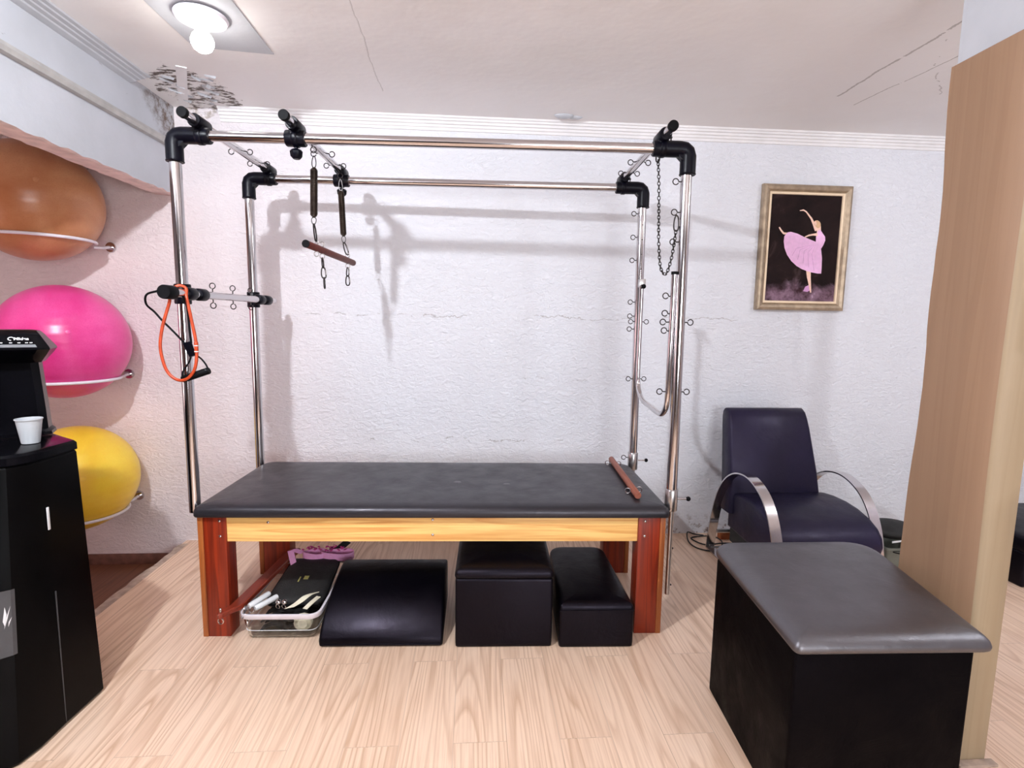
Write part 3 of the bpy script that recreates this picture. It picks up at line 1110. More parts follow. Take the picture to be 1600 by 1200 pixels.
def snap(name, top, bot, wid, normal, label, group=None, gate=True):
    """carabiner as elongated wire loop with a gate"""
    m = MB()
    top, bot = Vector(top), Vector(bot)
    d = bot - top
    u = Vector(normal).normalized()
    pts = []
    for k in range(24):
        t = 2 * math.pi * k / 24
        s = (1 - math.cos(t)) / 2
        pts.append(d * s + u * wid * math.copysign(abs(math.sin(t)) ** .7, math.sin(t)) * (0.7 + .3 * s))
    m.tube(pts, .0032, 8, closed=True)
    o = m.build(name, M['dark_steel'])
    o.location = top
    tag(o, label, 'carabiner', group)
    g = MB().cyl(d * .25 + u * wid * .93, d * .68 + u * wid * 1.0, .0036, seg=8)
    g.build('gate', M['steel'], o)
    return o


# dowel
D0 = world_of(.448, .175, 1.773)
D1 = world_of(.528, .690, 1.742)
dv = (D1 - D0)
dn = dv.normalized()
dw = empty('trapeze_dowel', D0)
tag(dw, 'short dark red wooden trapeze dowel hanging from the two springs', 'trapeze bar')
MB().cyl((0, 0, 0), dv, .0165, bev=.003, seg=24).build('dowel', M['dark_dowel'], dw)
MB().cyl(-dn * .003, dn * .003, .0175, seg=20).build('end_cap', M['black_rubber'], dw)
u_ = dn.cross(Vector((0, 0, 1))).normalized()
pA, pB, pC = dv * .19, dv * .86, dv * .30
ringm = MB()
for p, d_ in ((pA, 1), (pC, 1), (pB, 1), (pA, -1), (pB, -1), (pC, -1)):
    mm = MB()
    c = p + Vector((0, 0, d_ * .0275))
    mm.ring(c, (0.15, 1, 0), .0115, .0024, 18, 8)
    mm.cyl(p + V(0, 0, d_ * .014), p + V(0, 0, d_ * .018), .0035, seg=8)
    mm.build('eye_ring', M['steel'], dw)
snap('carabiner', e1 + V(0, 0, .004), D0 + pA + V(0, 0, .030), .010, (0.25, .97, 0), 'narrow carabiner joining the near spring to the trapeze dowel', None)
snap('carabiner', e2 + V(0, 0, .004), D0 + pB + V(0, 0, .030), .010, (.9, .3, 0), 'narrow carabiner joining the far spring to the trapeze dowel', None)
q = D0 + pC
snap('carabiner', q + V(0, 0, -.036), q + V(0.003, 0, -.083), .009, (0.2, 1, 0), 'upper carabiner of three hanging below the near end of the dowel')
snap('carabiner', q + V(0.003, 0, -.080), q + V(0.006, 0, -.132), .0125, (1, 0, 0), 'middle open carabiner of the three hanging below the near end of the dowel')
snap('carabiner', q + V(0.006, 0, -.128), q + V(0.008, 0, -.180), .008, (0.1, 1, 0), 'lowest black carabiner hanging below the near end of the dowel')
q = D0 + pB
snap('carabiner', q + V(0, 0, -.036), q + V(-.002, 0, -.082), .008, (.8, .6, 0), 'upper carabiner hanging below the far end of the dowel')
snap('carabiner', q + V(-.002, 0, -.079), q + V(-.002, 0, -.130), .0115, (1, .1, 0), 'lower carabiner hanging below the far end of the dowel')

# ------------------------------------------------------------------ safety chain on the right
ch = empty('safety_chain', world_of(2.0, B0 + .05, 2.15))
ch.rotation_euler = (0, 0, -0.0341)
tag(ch, 'dark steel safety chain looped down beside the right front post', 'chain')
cpts = [V(2.004, .09, 2.150), V(2.003, .06, 2.05), V(2.004, .045, 1.93), V(2.008, .04, 1.80), V(2.018, .038, 1.70), V(2.030, .036, 1.664), V(2.044, .034, 1.655), V(2.056, .034, 1.682), V(2.068, .034, 1.735), V(2.076, .034, 1.80), V(2.080, .034, 1.845)]
cp_ = smooth_path([p - V(2.0, .09, 2.15) for p in cpts], 30)
# resample at link spacing
links = [cp_[0]]
acc = 0.0
for i in range(1, len(cp_)):
    acc += (cp_[i] - cp_[i - 1]).length
    if acc >= .0125:
        links.append(cp_[i])
        acc = 0.0
lm_ = MB()
for i in range(len(links) - 1):
    a, b = links[i], links[i + 1]
    T = (b - a).normalized()
    side = T.cross(Vector((0, 1, 0)) if i % 2 else Vector((1, 0, 0)))
    side.normalize()
    nn = T.cross(side)
    c = (a + b) / 2
    pts = [c + T * math.cos(t) * .0100 + side * math.sin(t) * .0058 for t in [2 * math.pi * k / 10 for k in range(10)]]
    lm_.tube(pts, .0019, 5, closed=True)
lm_.build('chain_links', M['dark_steel'], ch)
q = world_of(2.004, .095, 0)
snap('carabiner', (q.x, q.y, 2.182), (q.x, q.y, 2.142), .009, (1, 0, 0), 'carabiner holding the chain to the right cross bar')
q = world_of(2.080, .034, 0)
snap('carabiner', (q.x, q.y, 1.905), (q.x, q.y, 1.840), .0125, (1, 0, 0), 'black carabiner clipping the chain to the right front post')

# ------------------------------------------------------------------ tubes hanging on the side bar
pL = [(-.028, 1.500), (-.046, 1.44), (-.060, 1.385), (-.068, 1.318), (-.058, 1.255), (-.040, 1.212), (-.012, 1.186), (.018, 1.180), (.048, 1.196), (.070, 1.232), (.078, 1.285), (.076, 1.34), (.062, 1.42), (.048, 1.49), (.040, 1.525)]
ot = empty('resistance_tube_loop', world_of(0, -.03, 1.5))
ot.rotation_euler = (0, 0, -0.0341)
tag(ot, 'orange rubber resistance tube loop draped over the side bar', 'exercise band')
loop3 = [V(p, -.062 - .022 * math.sin((i / 14) * math.pi) + .03, z - 1.5) for i, (p, z) in enumerate(pL)]
over = [V(.034, -.020, .056), V(.012, -.028, .066), V(-.008, -.036, .052), V(-.022, -.040, .025)]
MB().tube(smooth_path(loop3 + over, 5, closed=True), .0062, 10, closed=True).build('rubber_tube', M['orange_rubber'], ot)
jn = V(.0775, -.048, -.185)
mjn = MB()
mjn.cyl(jn + V(.0, 0, .022), jn + V(.0, 0, -.022), .0078, bev=.001, mi=0)
mjn.cyl(jn + V(.0, 0, .010), jn + V(.0, 0, .006), .0086, mi=1)
mjn.cyl(jn + V(.0, 0, -.014), jn + V(.0, 0, -.018), .0086, mi=1)
mjn.build('joint_sleeve', [M['orange_rubber'], M['white_plastic']], ot)

bt_ = empty('resistance_band_handle', world_of(0, -.03, 1.5))
bt_.rotation_euler = (0, 0, -0.0341)
tag(bt_, 'black resistance tube with a foam grip handle hanging on the side bar', 'exercise band')
yb = -.030
MB().tube(smooth_path([V(.004, -.070, .055), V(-.03, -.10, .040), V(-.085, -.085, .025), V(-.104, -.06, -.012), V(-.092, yb, -.042), V(-.062, yb, -.078), V(-.02, yb, -.122), V(.03, yb, -.178)], 5), .0042, 8).build('rubber_tube', M['black_rubber'], bt_)
MB().tube(smooth_path([V(.030, -.050, .040), V(.040, yb, -.02), V(.044, yb, -.10), V(.048, yb, -.168)], 5), .0045, 8).build('rubber_tube', M['black_rubber'], bt_)
sl = MB().tube([V(.031, yb, -.166), V(.052, yb, -.222)], [.019, .015], 6)
sl.build('cord_slider', M['black_plastic'], bt_)
MB().tube(smooth_path([V(.046, yb, -.215), V(.036, yb, -.245), V(.014, yb - .01, -.285), V(.012, yb - .015, -.312)], 5), .0036, 8).build('handle_cord', M['black_rubber'], bt_)
MB().tube(smooth_path([V(.060, yb, -.215), V(.085, yb, -.232), V(.106, yb, -.262), V(.110, yb, -.285)], 5), .0036, 8).build('handle_cord', M['black_rubber'], bt_)
MB().cyl(V(.010, yb - .01, -.318), V(.116, yb, -.280), .0145, bev=.003).build('foam_grip', M['black_rubber'], bt_)

# ------------------------------------------------------------------ dowel on the mattress
dd = empty('wooden_dowel', world_of(1.99, .075, .640))
dd.rotation_euler = (0, 0, -0.0341)
tag(dd, 'pale reddish wooden dowel lying across the right end of the black mattress', 'wooden bar')
MB().cyl((-.012, 0, 0), (.010, .665, 0), .0165, bev=.004).build('dowel', M['dowel_wood'], dd)
for (t_, s) in ((.08, -1), (.10, 1), (.60, -1), (.58, 1)):
    m = MB()
    c = V(-.012 + .022 * t_ + s * .030, t_ * .98, -.001)
    m.ring(c, (.15, 1, 0), .0125, .0026, 18, 8)
    m.cyl(V(-.012 + .022 * t_ + s * .014, t_ * .98, 0), V(-.012 + .022 * t_ + s * .019, t_ * .98, 0), .003, seg=8)
    m.build('eye_ring', M['chrome'], dd)


# ------------------------------------------------------------------ boxes under the table
def tbox(name, label, cat, group=None):
    o = empty(name, world_of(0, 0, 0), -0.0341)
    return tag(o, label, cat, group)


def centered(o, a, b):
    """place a table-frame thing's empty at (a,b) and return the shift"""
    o.location = world_of(a, b, 0)
    return o


# curved ramp cushion
rm = centered(tbox('curved_ramp_cushion', 'black leather curved wedge cushion under the table, left of the tall box', 'cushion'), .81, .16)
prof = [(-.245, .004), (-.248, .022), (-.238, .042), (-.215, .072), (-.180, .106), (-.130, .142), (-.07, .172), (0, .197), (.06, .211), (.115, .218), (.155, .217), (.180, .208), (.192, .190), (.195, .165), (.195, .004)]
m = MB()
rg = []
for ins, xx in ((.010, -.262), (.003, -.258), (0, -.250), (0, 0), (0, .250), (.003, .258), (.010, .262)):
    pr_ = []
    for (y, z) in prof:
        cyy, czz = -.02, .09
        L = math.hypot(y - cyy, z - czz)
        f_ = (L - ins) / L
        pr_.append((xx * (1.0 + (.04 * -y / .25 if y < 0 else -.02 * y)), cyy + (y - cyy) * f_, max(.002, czz + (z - czz) * f_)))
    rg.append(pr_)
m.rings(rg)
rmo = m.build('upholstery', M['leather'], rm, angle=50)
m = MB()
m.tube([(xx * 1.04, -.246, .012) for xx in (-.25, -.1, .1, .25)], .005, 8)
m.build('piping', M['leather'], rm)
bpy.data.objects[rm.name].location.z = 0


def up_box(root, w, d, h, lid, crownz=.012, mat=None, r=.02):
    mat = mat or M['leather']
    m = MB()
    ol = round_poly([(-w / 2, -d / 2), (w / 2, -d / 2), (w / 2, d / 2), (-w / 2, d / 2)], .012, 3)
    hb = h - lid
    pad(m, ol, [(.006, 0.001), (.001, .006), (0, .02), (0, hb - .012), (.003, hb - .003), (.008, hb)])
    m.build('body', mat, root, angle=50)
    m = MB()
    ol = round_poly([(-w / 2 - .003, -d / 2 - .003), (w / 2 + .003, -d / 2 - .003), (w / 2 + .003, d / 2 + .003), (-w / 2 - .003, d / 2 + .003)], .022, 5)
    pad(m, ol, [(.008, hb + .0005), (.002, hb + .004), (0, hb + .010), (.001, h - .022), (.007, h - .010), (.020, h - .002), (.045, h + .003), (.10, h + crownz * .7), (.14, h + crownz * .9)])
    m.build('seat_pad', mat, root, angle=60)


mbx = centered(tbox('tall_leather_box', 'tall black leather box under the middle of the table', 'box'), 1.354, .115)
up_box(mbx, .430, .425, .365, .045)
lbx = centered(tbox('low_leather_box', 'low long black leather box under the right end of the table', 'box'), 1.766, .20)
m = MB()
ol = round_poly([(-.167, -.305), (.167, -.305), (.150, .31), (-.150, .31)], [.014, .014, .07, .07], 5)
pad(m, ol, [(.006, .001), (.001, .006), (0, .02), (0, .165), (.001, .185), (.006, .197), (.016, .205), (.035, .209), (.08, .212)])
m.build('upholstery', M['leather'], lbx, angle=60)
m = MB()
m.tube([(-.165, -.307, .176), (0, -.309, .177), (.165, -.307, .176)], .0035, 6)
m.build('seam', M['leather'], lbx)

# ------------------------------------------------------------------ plastic bin and its contents
bn = centered(tbox('clear_plastic_bin', 'clear plastic storage bin with a milky rim under the left end of the table', 'storage bin'), .350, .24)
bw, bd, bh = .345, .56, .125
m = MB()
o1 = round_poly([(-bw / 2, -bd / 2), (bw / 2, -bd / 2), (bw / 2, bd / 2), (-bw / 2, bd / 2)], .05, 6)
lv = [(.040, .001), (.030, .002), (.022, .010), (.018, .030), (.008, .070), (.000, bh)]
inner = [(.003, bh), (.011, .070), (.021, .032), (.026, .014), (.034, .005), (.044, .004)]
rings_ = [[(p.x, p.y, z) for p in inset(o1, i)] for i, z in lv + inner]
m.rings(rings_)
m.build('tub', M['clear'], bn, angle=60)
m = MB()
m.tube([(p.x, p.y, .045) for p in inset(o1, .013)], .0016, 6, closed=True)
m.build('moulded_line', M['white_plastic'], bn)
m = MB()
rr = [[(p.x, p.y, z) for p in inset(o1, i)] for i, z in ((-.001, bh - .020), (-.007, bh - .016), (-.007, bh + .003), (-.001, bh + .006), (.004, bh + .003), (.004, bh - .008))]
m.rings(rr, loop=True)
m.build('rim', M['white_paint'], bn, angle=60)

# black zipped case lying in the bin
cs = tag(empty('zipped_case', world_of(.355, .25, .105), -0.0341), 'flat black cloth case with a small yellow tag lying in the plastic bin', 'case')
m = MB()
olc = round_poly([(-.125, -.15), (.150, -.155), (.135, .20), (-.115, .20)], .04, 5)
tilt = Matrix.Rotation(math.radians(9), 4, 'X')
pad(m, olc, [(.010, 0), (.002, .006), (0, .018), (.003, .030), (.014, .038), (.04, .043), (.08, .047)])
for i, v in enumerate(m.v):
    m.v[i] = tilt @ (v + Vector((0, 0, .006 * math.sin(v.x * 38) * math.cos(v.y * 22))))
cso = m.build('case_body', M['black_cloth'], cs, angle=70)
m = MB()
m.box(.010, -.005, .0495, .032, .022, .0505)
m.box(-.012, -.025, .0495, -.006, .015, .0505)
for i, v in enumerate(m.v):
    m.v[i] = tilt @ v
m.build('tag_print', M['yellow_tag'], cs)
m = MB()
m.tube([tilt @ V(p.x, p.y, .018) for p in inset(olc, -.002)], .003, 6, closed=True)
m.build('zipper', M['black_rubber'], cs)

# dark stuff filling the bin
df = tag(empty('folded_black_straps', world_of(.36, .20, .010), -0.0341), 'folded black straps filling the bottom of the clear plastic bin', 'straps')
m = MB()
for k in range(6):
    yy = -.17 + k * .055
    pts_ = [V(-.115, yy, .012 + .006 * (k % 2)), V(-.06, yy + .01, .03), V(0, yy, .018), V(.04, yy + .01, .03), V(.07 if k < 2 else .11, yy, .015)]
    m.band(smooth_path(pts_, 4), (0, 1, 0), .045, .006)
    m.band(smooth_path([p + V(0, .01, .035) for p in pts_], 4), (0, 1, 0), .04, .006)
m.build('strap_webbing', M['black_cloth'], df)

# pink straps on the far end
ps = tag(empty('pink_webbing_strap', world_of(.39, .45, .185), -0.0341), 'long coiled pink webbing strap on the far end of the plastic bin', 'strap')
m = MB()
for cx_, w_, dpt in ((-.035, .062, .035), (.085, .085, .035)):
    pts_ = [V(cx_ + math.cos(t) * w_, math.sin(t) * dpt, 0.004 * math.sin(2 * t)) for t in [2 * math.pi * k / 28 for k in range(28)]]
    m.band(pts_, (0, 0, 1), .036, .004, closed=True)
m.build('strap_coil', M['pink_strap'], ps)
m = MB()
m.band([V(-.152, -.03, .035), V(-.138, -.05, .008), V(-.118, -.075, -.035)], (.9, .3, .1), .030, .004)
m.band([V(-.152, -.03, .035), V(-.14, -.01, .030), V(-.10, .0, .010)], (.5, .7, .1), .030, .003)
m.build('strap_end', M['pink_strap'], ps)
m = MB()
for k in range(26):
    t = random.uniform(0, math.pi)
    p = V(random.uniform(-.10, .12), random.uniform(.0, .04), .014 + random.uniform(0, .012))
    m.band([p, p + V(random.uniform(-.012, .012), .004, random.uniform(.004, .014)), p + V(random.uniform(-.02, .02), .01, random.uniform(-.004, .01))], (1, .2, 0), .010, .0012)
m.build('frayed_edge', M['pink_shade'], ps)
bh_ = tag(empty('black_strap_buckle', world_of(.475, .50, .165), -0.0341), 'flat black strap sticking up behind the pink strap', 'strap')
m = MB()
m.band([V(-.06, 0, -.02), V(-.01, .01, .025), V(.035, .02, .062)], (.55, .5, -.5), .042, .006)
m.band([V(-.07, .02, .0), V(-.04, .03, .03)], (1, .4, 0), .03, .004)
m.build('strap_body', M['black_cloth'], bh_)

# wooden foot bar resting on the bin's left rim
fb = tag(empty('wooden_foot_bar', world_of(.120, -.080, .132), -0.0341), 'long flat red-brown wooden bar resting on the left rim of the plastic bin', 'wooden bar')
m = MB()
opl = [(.100, -.075), (.112, -.086), (.126, -.080), (.134, -.058), (.150, -.036), (.172, -.012), (.181, .02), (.224, .60), (.168, .60), (.1245, .02), (.1235, -.004), (.112, -.03), (.100, -.055)]
opl = [(x - .120, y + .080) for x, y in opl]
pad(m, opl, [(.004, 0), (0, .004), (0, .020), (.004, .024)])
m.build('bar_body', M['bar_wood'], fb)
m = MB()
m.cyl((-.006, .010, .022), (-.006, .010, .038), .004).sphere((-.006, .010, .040), .006, 10, 6)
m.build('bolt', M['chrome'], fb)
m = MB()
m.ring((-.006, .008, -.014), (.2, 1, 0), .013, .0028, 18, 8)
m.build('eye_ring', M['chrome'], fb)

# spring handles, hooks and rolls at the near end
for i, (a, b, z, ang) in enumerate(((.235, .035, .150, 58), (.268, .030, .140, 48))):
    h = tag(empty('spring_handle', world_of(a, b, z), -0.0341 + math.radians(ang - 90)), ['longer white tube handle leaning on the near left corner of the plastic bin', 'shorter white tube handle with a dark end, just right of the longer one'][i], 'handle', 'white tube handles in the plastic bin')
    m = MB().cyl((0, -.05, 0), (0, .055, .014), .0125, bev=.004)
    m.build('grip', M['white_plastic'], h)
    m = MB()
    m.ring((0, -.064, -.002), (1, 0, .2), .011, .0022, 14, 6)
    m.build('wire_ring', M['chrome'], h)
    m = MB()
    hook_loop(m, (0, -.074, -.004), (.004, -.088, -.042 - .018 * i), .007)
    m.build('wire_hook', M['chrome'], h)
for i, (a, b) in enumerate(((.325, .03), (.352, .03))):
    h = tag(empty('steel_knob', world_of(a, b, .148), -0.0341), ['left round steel knob on the near rim of the plastic bin', 'right round steel knob on the near rim of the plastic bin'][i], 'knob', 'steel knobs in the plastic bin')
    MB().sphere((0, 0, 0), .013, 16, 10, (1, 1, .9)).build('knob_ball', M['chrome'], h)
    m = MB()
    m.ring((0, -.01, -.016), (.3, 1, .2), .010, .0022, 14, 6)
    m.build('wire_ring', M['chrome'], h)
rb = tag(empty('bandage_roll', world_of(.440, .025, .062), -0.0341), 'rolled cream bandage seen through the front of the plastic bin', 'bandage roll')
m = MB()
sp_pts = []
for k in range(90):
    t = k / 12 * 2 * math.pi
    r_ = .012 + .030 * k / 90
    sp_pts.append(V(math.cos(t) * r_, -.012, math.sin(t) * r_ * .85))
m.band(sp_pts, (0, 1, 0), .030, .0022)
m.cyl((0, -.028, 0), (0, .004, 0), .022)
m.build('bandage_coil', M['cream_fabric'], rb)
ws = tag(empty('white_strap', world_of(.445, .03, .135), -0.0341), 'wide white strap folded over the near right corner of the plastic bin', 'strap')
m = MB()
m.band(smooth_path([V(-.06, -.035, .004), V(-.03, -.01, .014), V(.0, .03, .028), V(.02, .07, .020)], 4), (.9, .4, 0), .040, .003)
m.band(smooth_path([V(.01, -.036, .0), V(.03, .0, .012), V(.045, .05, .012)], 4), (.9, -.3, 0), .022, .003)
m.build('strap_webbing', M['cream_fabric'], ws)

# ------------------------------------------------------------------ big leather box at the right front
bb = tag(empty('large_leather_box', (1.20, 1.62, 0)), 'large black leather box seat with a padded lid at the front right, before the column', 'box')


def rel(pts_, c=(1.20, 1.62)):
    return [(x - c[0], y - c[1]) for x, y in pts_]


lid = round_poly(rel([(.885, 1.305), (1.453, 1.288), (1.592, 1.968), (.948, 1.978)]), [.022, .03, .13, .09], 8)
bod = round_poly(rel([(.905, 1.335), (1.425, 1.318), (1.545, 1.925), (.945, 1.938)]), [.012, .012, .09, .05], 6)
m = MB()
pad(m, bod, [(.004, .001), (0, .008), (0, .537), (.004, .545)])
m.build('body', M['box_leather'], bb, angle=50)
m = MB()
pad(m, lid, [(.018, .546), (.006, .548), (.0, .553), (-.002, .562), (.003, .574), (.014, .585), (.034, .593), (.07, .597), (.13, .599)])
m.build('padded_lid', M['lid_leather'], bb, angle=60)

# ------------------------------------------------------------------ armchair
ac = tag(empty('armchair', (1.86, 2.86, 0)), 'navy black leather armchair with curved chrome band arms against the back wall', 'armchair')
ox, oy = 1.86, 2.86
# backrest: leaning slab with rounded top
m = MB()
sec = []
for z, yf, yb_ in ((.30, 3.03, 3.15), (.42, 3.035, 3.17), (.55, 3.06, 3.20), (.70, 3.105, 3.235), (.80, 3.135, 3.26), (.86, 3.160, 3.272), (.895, 3.180, 3.270), (.912, 3.205, 3.255), (.916, 3.222, 3.240)):
    t = (z - .42) / .48
    xl = 1.560 + .030 * t
    xr = 2.125 - .035 * t
    yy0, yy1 = yf - oy, yb_ - oy
    c = .014
    sec.append([(xl - ox + c, yy0, z), (xr - ox - c, yy0, z), (xr - ox - c * .3, yy0 + c * .4, z), (xr - ox, yy0 + c, z), (xr - ox, yy1 - c, z), (xr - ox - c, yy1, z), (xl - ox + c, yy1, z), (xl - ox, yy1 - c, z), (xl - ox, yy0 + c, z), (xl - ox + c * .3, yy0 + c * .4, z)])
m.rings(sec)
m.build('backrest', M['chair_leather'], ac, angle=55)
# seat cushion
prof = [(3.10, .20), (3.10, .40), (3.04, .425), (2.95, .437), (2.84, .440), (2.74, .430), (2.65, .405), (2.585, .370), (2.550, .330), (2.538, .285), (2.55, .240), (2.59, .205), (2.70, .190), (2.90, .185)]
m = MB()
rg = []
for ins, xx in ((.030, 1.578), (.012, 1.581), (.003, 1.590), (0, 1.61), (0, 1.75), (-.004, 1.87), (0, 1.99), (0, 2.13), (.003, 2.150), (.012, 2.159), (.030, 2.162)):
    pr_ = []
    for (y, z) in prof:
        cyy, czz = 2.83, .31
        L = math.hypot(y - cyy, z - czz)
        f_ = (L - ins) / L
        pr_.append((xx - ox, cyy + (y - cyy) * f_ - oy, czz + (z - czz) * f_))
    rg.append(pr_)
m.rings(rg)
m.build('seat_cushion', M['chair_leather'], ac, angle=55)
# apron behind
MB().box(1.60 - ox, 2.72 - oy, .10, 2.13 - ox, 3.10 - oy, .19, .01).build('seat_base', M['black_cloth'], ac)
arc = [(3.215, .012), (3.195, .12), (3.165, .25), (3.11, .40), (3.03, .51), (2.93, .578), (2.82, .605), (2.72, .595), (2.62, .548), (2.545, .47), (2.49, .36), (2.462, .24), (2.450, .12), (2.447, .012)]
for x, sh in ((1.535, 0), (2.205, .17)):
    m = MB()
    pts_ = [V(x - ox, y + sh - oy, z * (1 if sh == 0 else .93)) for y, z in arc]
    m.band(smooth_path(pts_, 5), (1, 0, 0), .056, .008)
    m.band([V(x - ox, 2.447 + sh - oy, .0085), V(x - ox, 3.215 + sh - oy, .0085)], (1, 0, 0), .056, .008)
    arm = m.build('chrome_arm', M['chrome'], ac, angle=30)
m = MB()
m.cyl((1.535 - ox, 2.75 - oy, .15), (2.205 - ox, 2.75 - oy, .15), .012)
m.cyl((1.535 - ox, 3.13 - oy, .15), (2.205 - ox, 3.13 - oy, .15), .012)
for yy in (2.48, 3.20):
    m.cyl((1.535 - ox, yy - oy, .012), (2.205 - ox, yy + .07 - oy, .012), .006)
m.build('cross_rod', M['steel'], ac)

# cable by the wall
cb = MB()
cpth = smooth_path([V(1.575, 3.40, .008), V(1.52, 3.43, .006), V(1.46, 3.40, .03), V(1.43, 3.30, .008), V(1.45, 3.20, .006), V(1.53, 3.155, .006), V(1.60, 3.20, .006), V(1.64, 3.27, .02), V(1.60, 3.33, .03), V(1.50, 3.38, .006), V(1.47, 3.34, .006), V(1.52, 3.25, .008), V(1.63, 3.24, .02), V(1.74, 3.26, .008)], 6)
cb.tube([p for p in cpth], .0045, 8)
tag(cb.build('power_cable', M['cable']), 'black power cable coiled on the floor beside the armchair', 'cable')
pl = empty('power_strip', (1.80, 3.25, 0))
tag(pl, 'black power strip on the floor behind the armchair arm', 'power strip')
MB().box(-.055, -.03, 0, .12, .03, .035, .006).build('strip_body', M['black_plastic'], pl)
MB().box(-.035, -.012, .035, -.008, .012, .062, .004).build('plug', M['black_rubber'], pl)
bo = MB().box(1.66, 3.34, 0, 1.99, 3.38, .05, .003)
tag(bo.build('wooden_offcut', M['orange_panel']), 'orange-brown wooden offcut on the floor behind the armchair', 'board')

# things between armchair and column
gb = tag(empty('grey_plastic_crate', (2.58, 2.98, 0)), 'grey-green plastic crate on the floor right of the armchair', 'crate')
m = MB()
ol = round_poly([(-.19, -.19), (.19, -.19), (.19, .15), (-.19, .15)], .03, 4)
m.rings([[(p.x, p.y, z) for p in inset(ol, i)] for i, z in ((.022, .001), (.012, .05), (.004, .15), (.0, .155), (-.004, .158), (-.004, .170), (.004, .170), (.008, .15), (.018, .02), (.03, .012))])
m.build('crate_body', M['grey_plastic'], gb, angle=50)
m = MB()
hook_loop(m, (-.15, -.186, .148), (-.05, -.190, .14), .012, .003, (0, 0, 1))
m.build('crate_handle', M['black_rubber'], gb)
bg = tag(empty('black_bag', (2.535, 2.95, .172)), 'rounded black bag resting on the grey crate by the armchair', 'bag')
m = MB()
m.sphere((0, 0, .052), .05, 20, 12, (2.9, 2.4, 1.0))
m.build('bag_body', M['black_cloth'], bg)
m = MB()
m.band([V(-.09, -.124, .02), V(-.04, -.132, .030)], (0, 0, 1), .010, .004)
m.build('bag_buckle', M['white_plastic'], bg)
rd = MB().sphere((2.722, 2.93, .2285), .06, 18, 12, (.65, 1.1, .95))
tag(rd.build('red_cloth_bundle', M['red_cloth']), 'dark red cloth bundle on the crate next to the column', 'cloth')
rd2 = None

# black upholstered box beyond the column
fbx = tag(empty('far_black_box', (3.38, 2.92, 0)), 'black upholstered bench on the floor beyond the column at the right edge', 'bench')
up_box(fbx, .62, .58, .29, .09)

# ------------------------------------------------------------------ framed ballerina painting
pic = tag(empty('framed_painting', (2.147, WY, 1.937)), 'framed painting of a ballerina in a pink dress on the white wall', 'painting')
fw, fh = .600, .800
m = MB()
pf = [(0, .002), (0, .030), (.006, .040), (.018, .044), (.034, .038), (.042, .028), (.046, .024), (.046, .002)]
pf2 = [(.046, .002), (.046, .027), (.050, .030), (.060, .027), (.062, .020), (.062, .002)]


def frame_rings(m, pf, mi):
    rings_ = []
    for sx, sz in ((-1, -1), (1, -1), (1, 1), (-1, 1)):
        rings_.append([(sx * (fw / 2 - d), -t, sz * (fh / 2 - d)) for d, t in pf])
    m.rings(rings_, loop=True, mi=mi)


frame_rings(m, pf, 0)
m.build('frame_moulding', M['gold'], pic, smooth=False)
m = MB()
frame_rings(m, pf2, 0)
m.build('frame_liner', M['cream_liner'], pic, smooth=False)


def canvas_mat():
    t = NT('painted_canvas')
    P = t.sep()
    n = t.noise(5, 7, 0.65, dist=.8)
    base = t.ramp(n, [(0.35, srgb((20, 9, 10))), (0.58, srgb((34, 20, 20))), (0.8, srgb((84, 66, 66)))])
    lowm = t.ramp(t.math('ADD', P[2], t.math('MULTIPLY', n, .25)), [(0.0, 1.0), (1.0, 1.0)])
    zz = t.math('ADD', t.math('MULTIPLY', P[2], -8.0), t.math('ADD', -2.2, t.math('MULTIPLY', n, 1.3)))
    lm = t.ramp(zz, [(0.15, 0.0), (0.6, 1.0)])
    glow = t.ramp(t.noise(9, 6, .7), [(0.35, srgb((58, 34, 40))), (0.58, srgb((140, 112, 130))), (0.72, srgb((214, 190, 210)))])
    t.color(t.mix(lm, base, glow))
    t.set(Roughness=0.7)
    t.b.inputs['Specular IOR Level'].default_value = 0.15
    t.bump(t.noise(60, 4), .2, .002)
    return t.m


CM = [canvas_mat(), plain('painted_skin', srgb((240, 200, 180)), .5, 0, .08, 60), plain('painted_pink_dress', srgb((240, 190, 232)), .5, 0, .07, 40),
      plain('painted_pink_shadow', srgb((206, 150, 200)), .5, 0, .1, 40), plain('painted_hair', srgb((214, 170, 130)), .5, 0, .1, 60)]


def cuv(x, y):
    v = (y - 205) / 812.0
    l, r = 260 - 72 * v, 803 - 81 * v
    u = (x - l) / (r - l)
    return Vector(((u - .5) * (fw - .124), (0.5 - v) * (fh - .124)))


m = MB()
m.box(-fw / 2 + .06, -.018, -fh / 2 + .06, fw / 2 - .06, -.004, fh / 2 - .06, mi=0)


def shape(pts_, mi, lift):
    q_ = [cuv(*p) for p in pts_]
    vs = [Vector((p.x, -.018 - lift, p.y)) for p in q_]
    tris = tessellate_polygon([[Vector((p.x, p.y, 0)) for p in q_]])
    m.add(vs, [list(t) for t in tris], mi)


def limb(pts_, ws, mi, lift):
    P2 = [Vector(p) for p in pts_]
    L_, R_ = [], []
    for i, p in enumerate(P2):
        d_ = (P2[min(i + 1, len(P2) - 1)] - P2[max(i - 1, 0)]).normalized()
        n_ = Vector((-d_.y, d_.x)) * ws[i] / 2
        L_.append(tuple(p + n_))
        R_.append(tuple(p - n_))
    shape(L_ + R_[::-1], mi, lift)


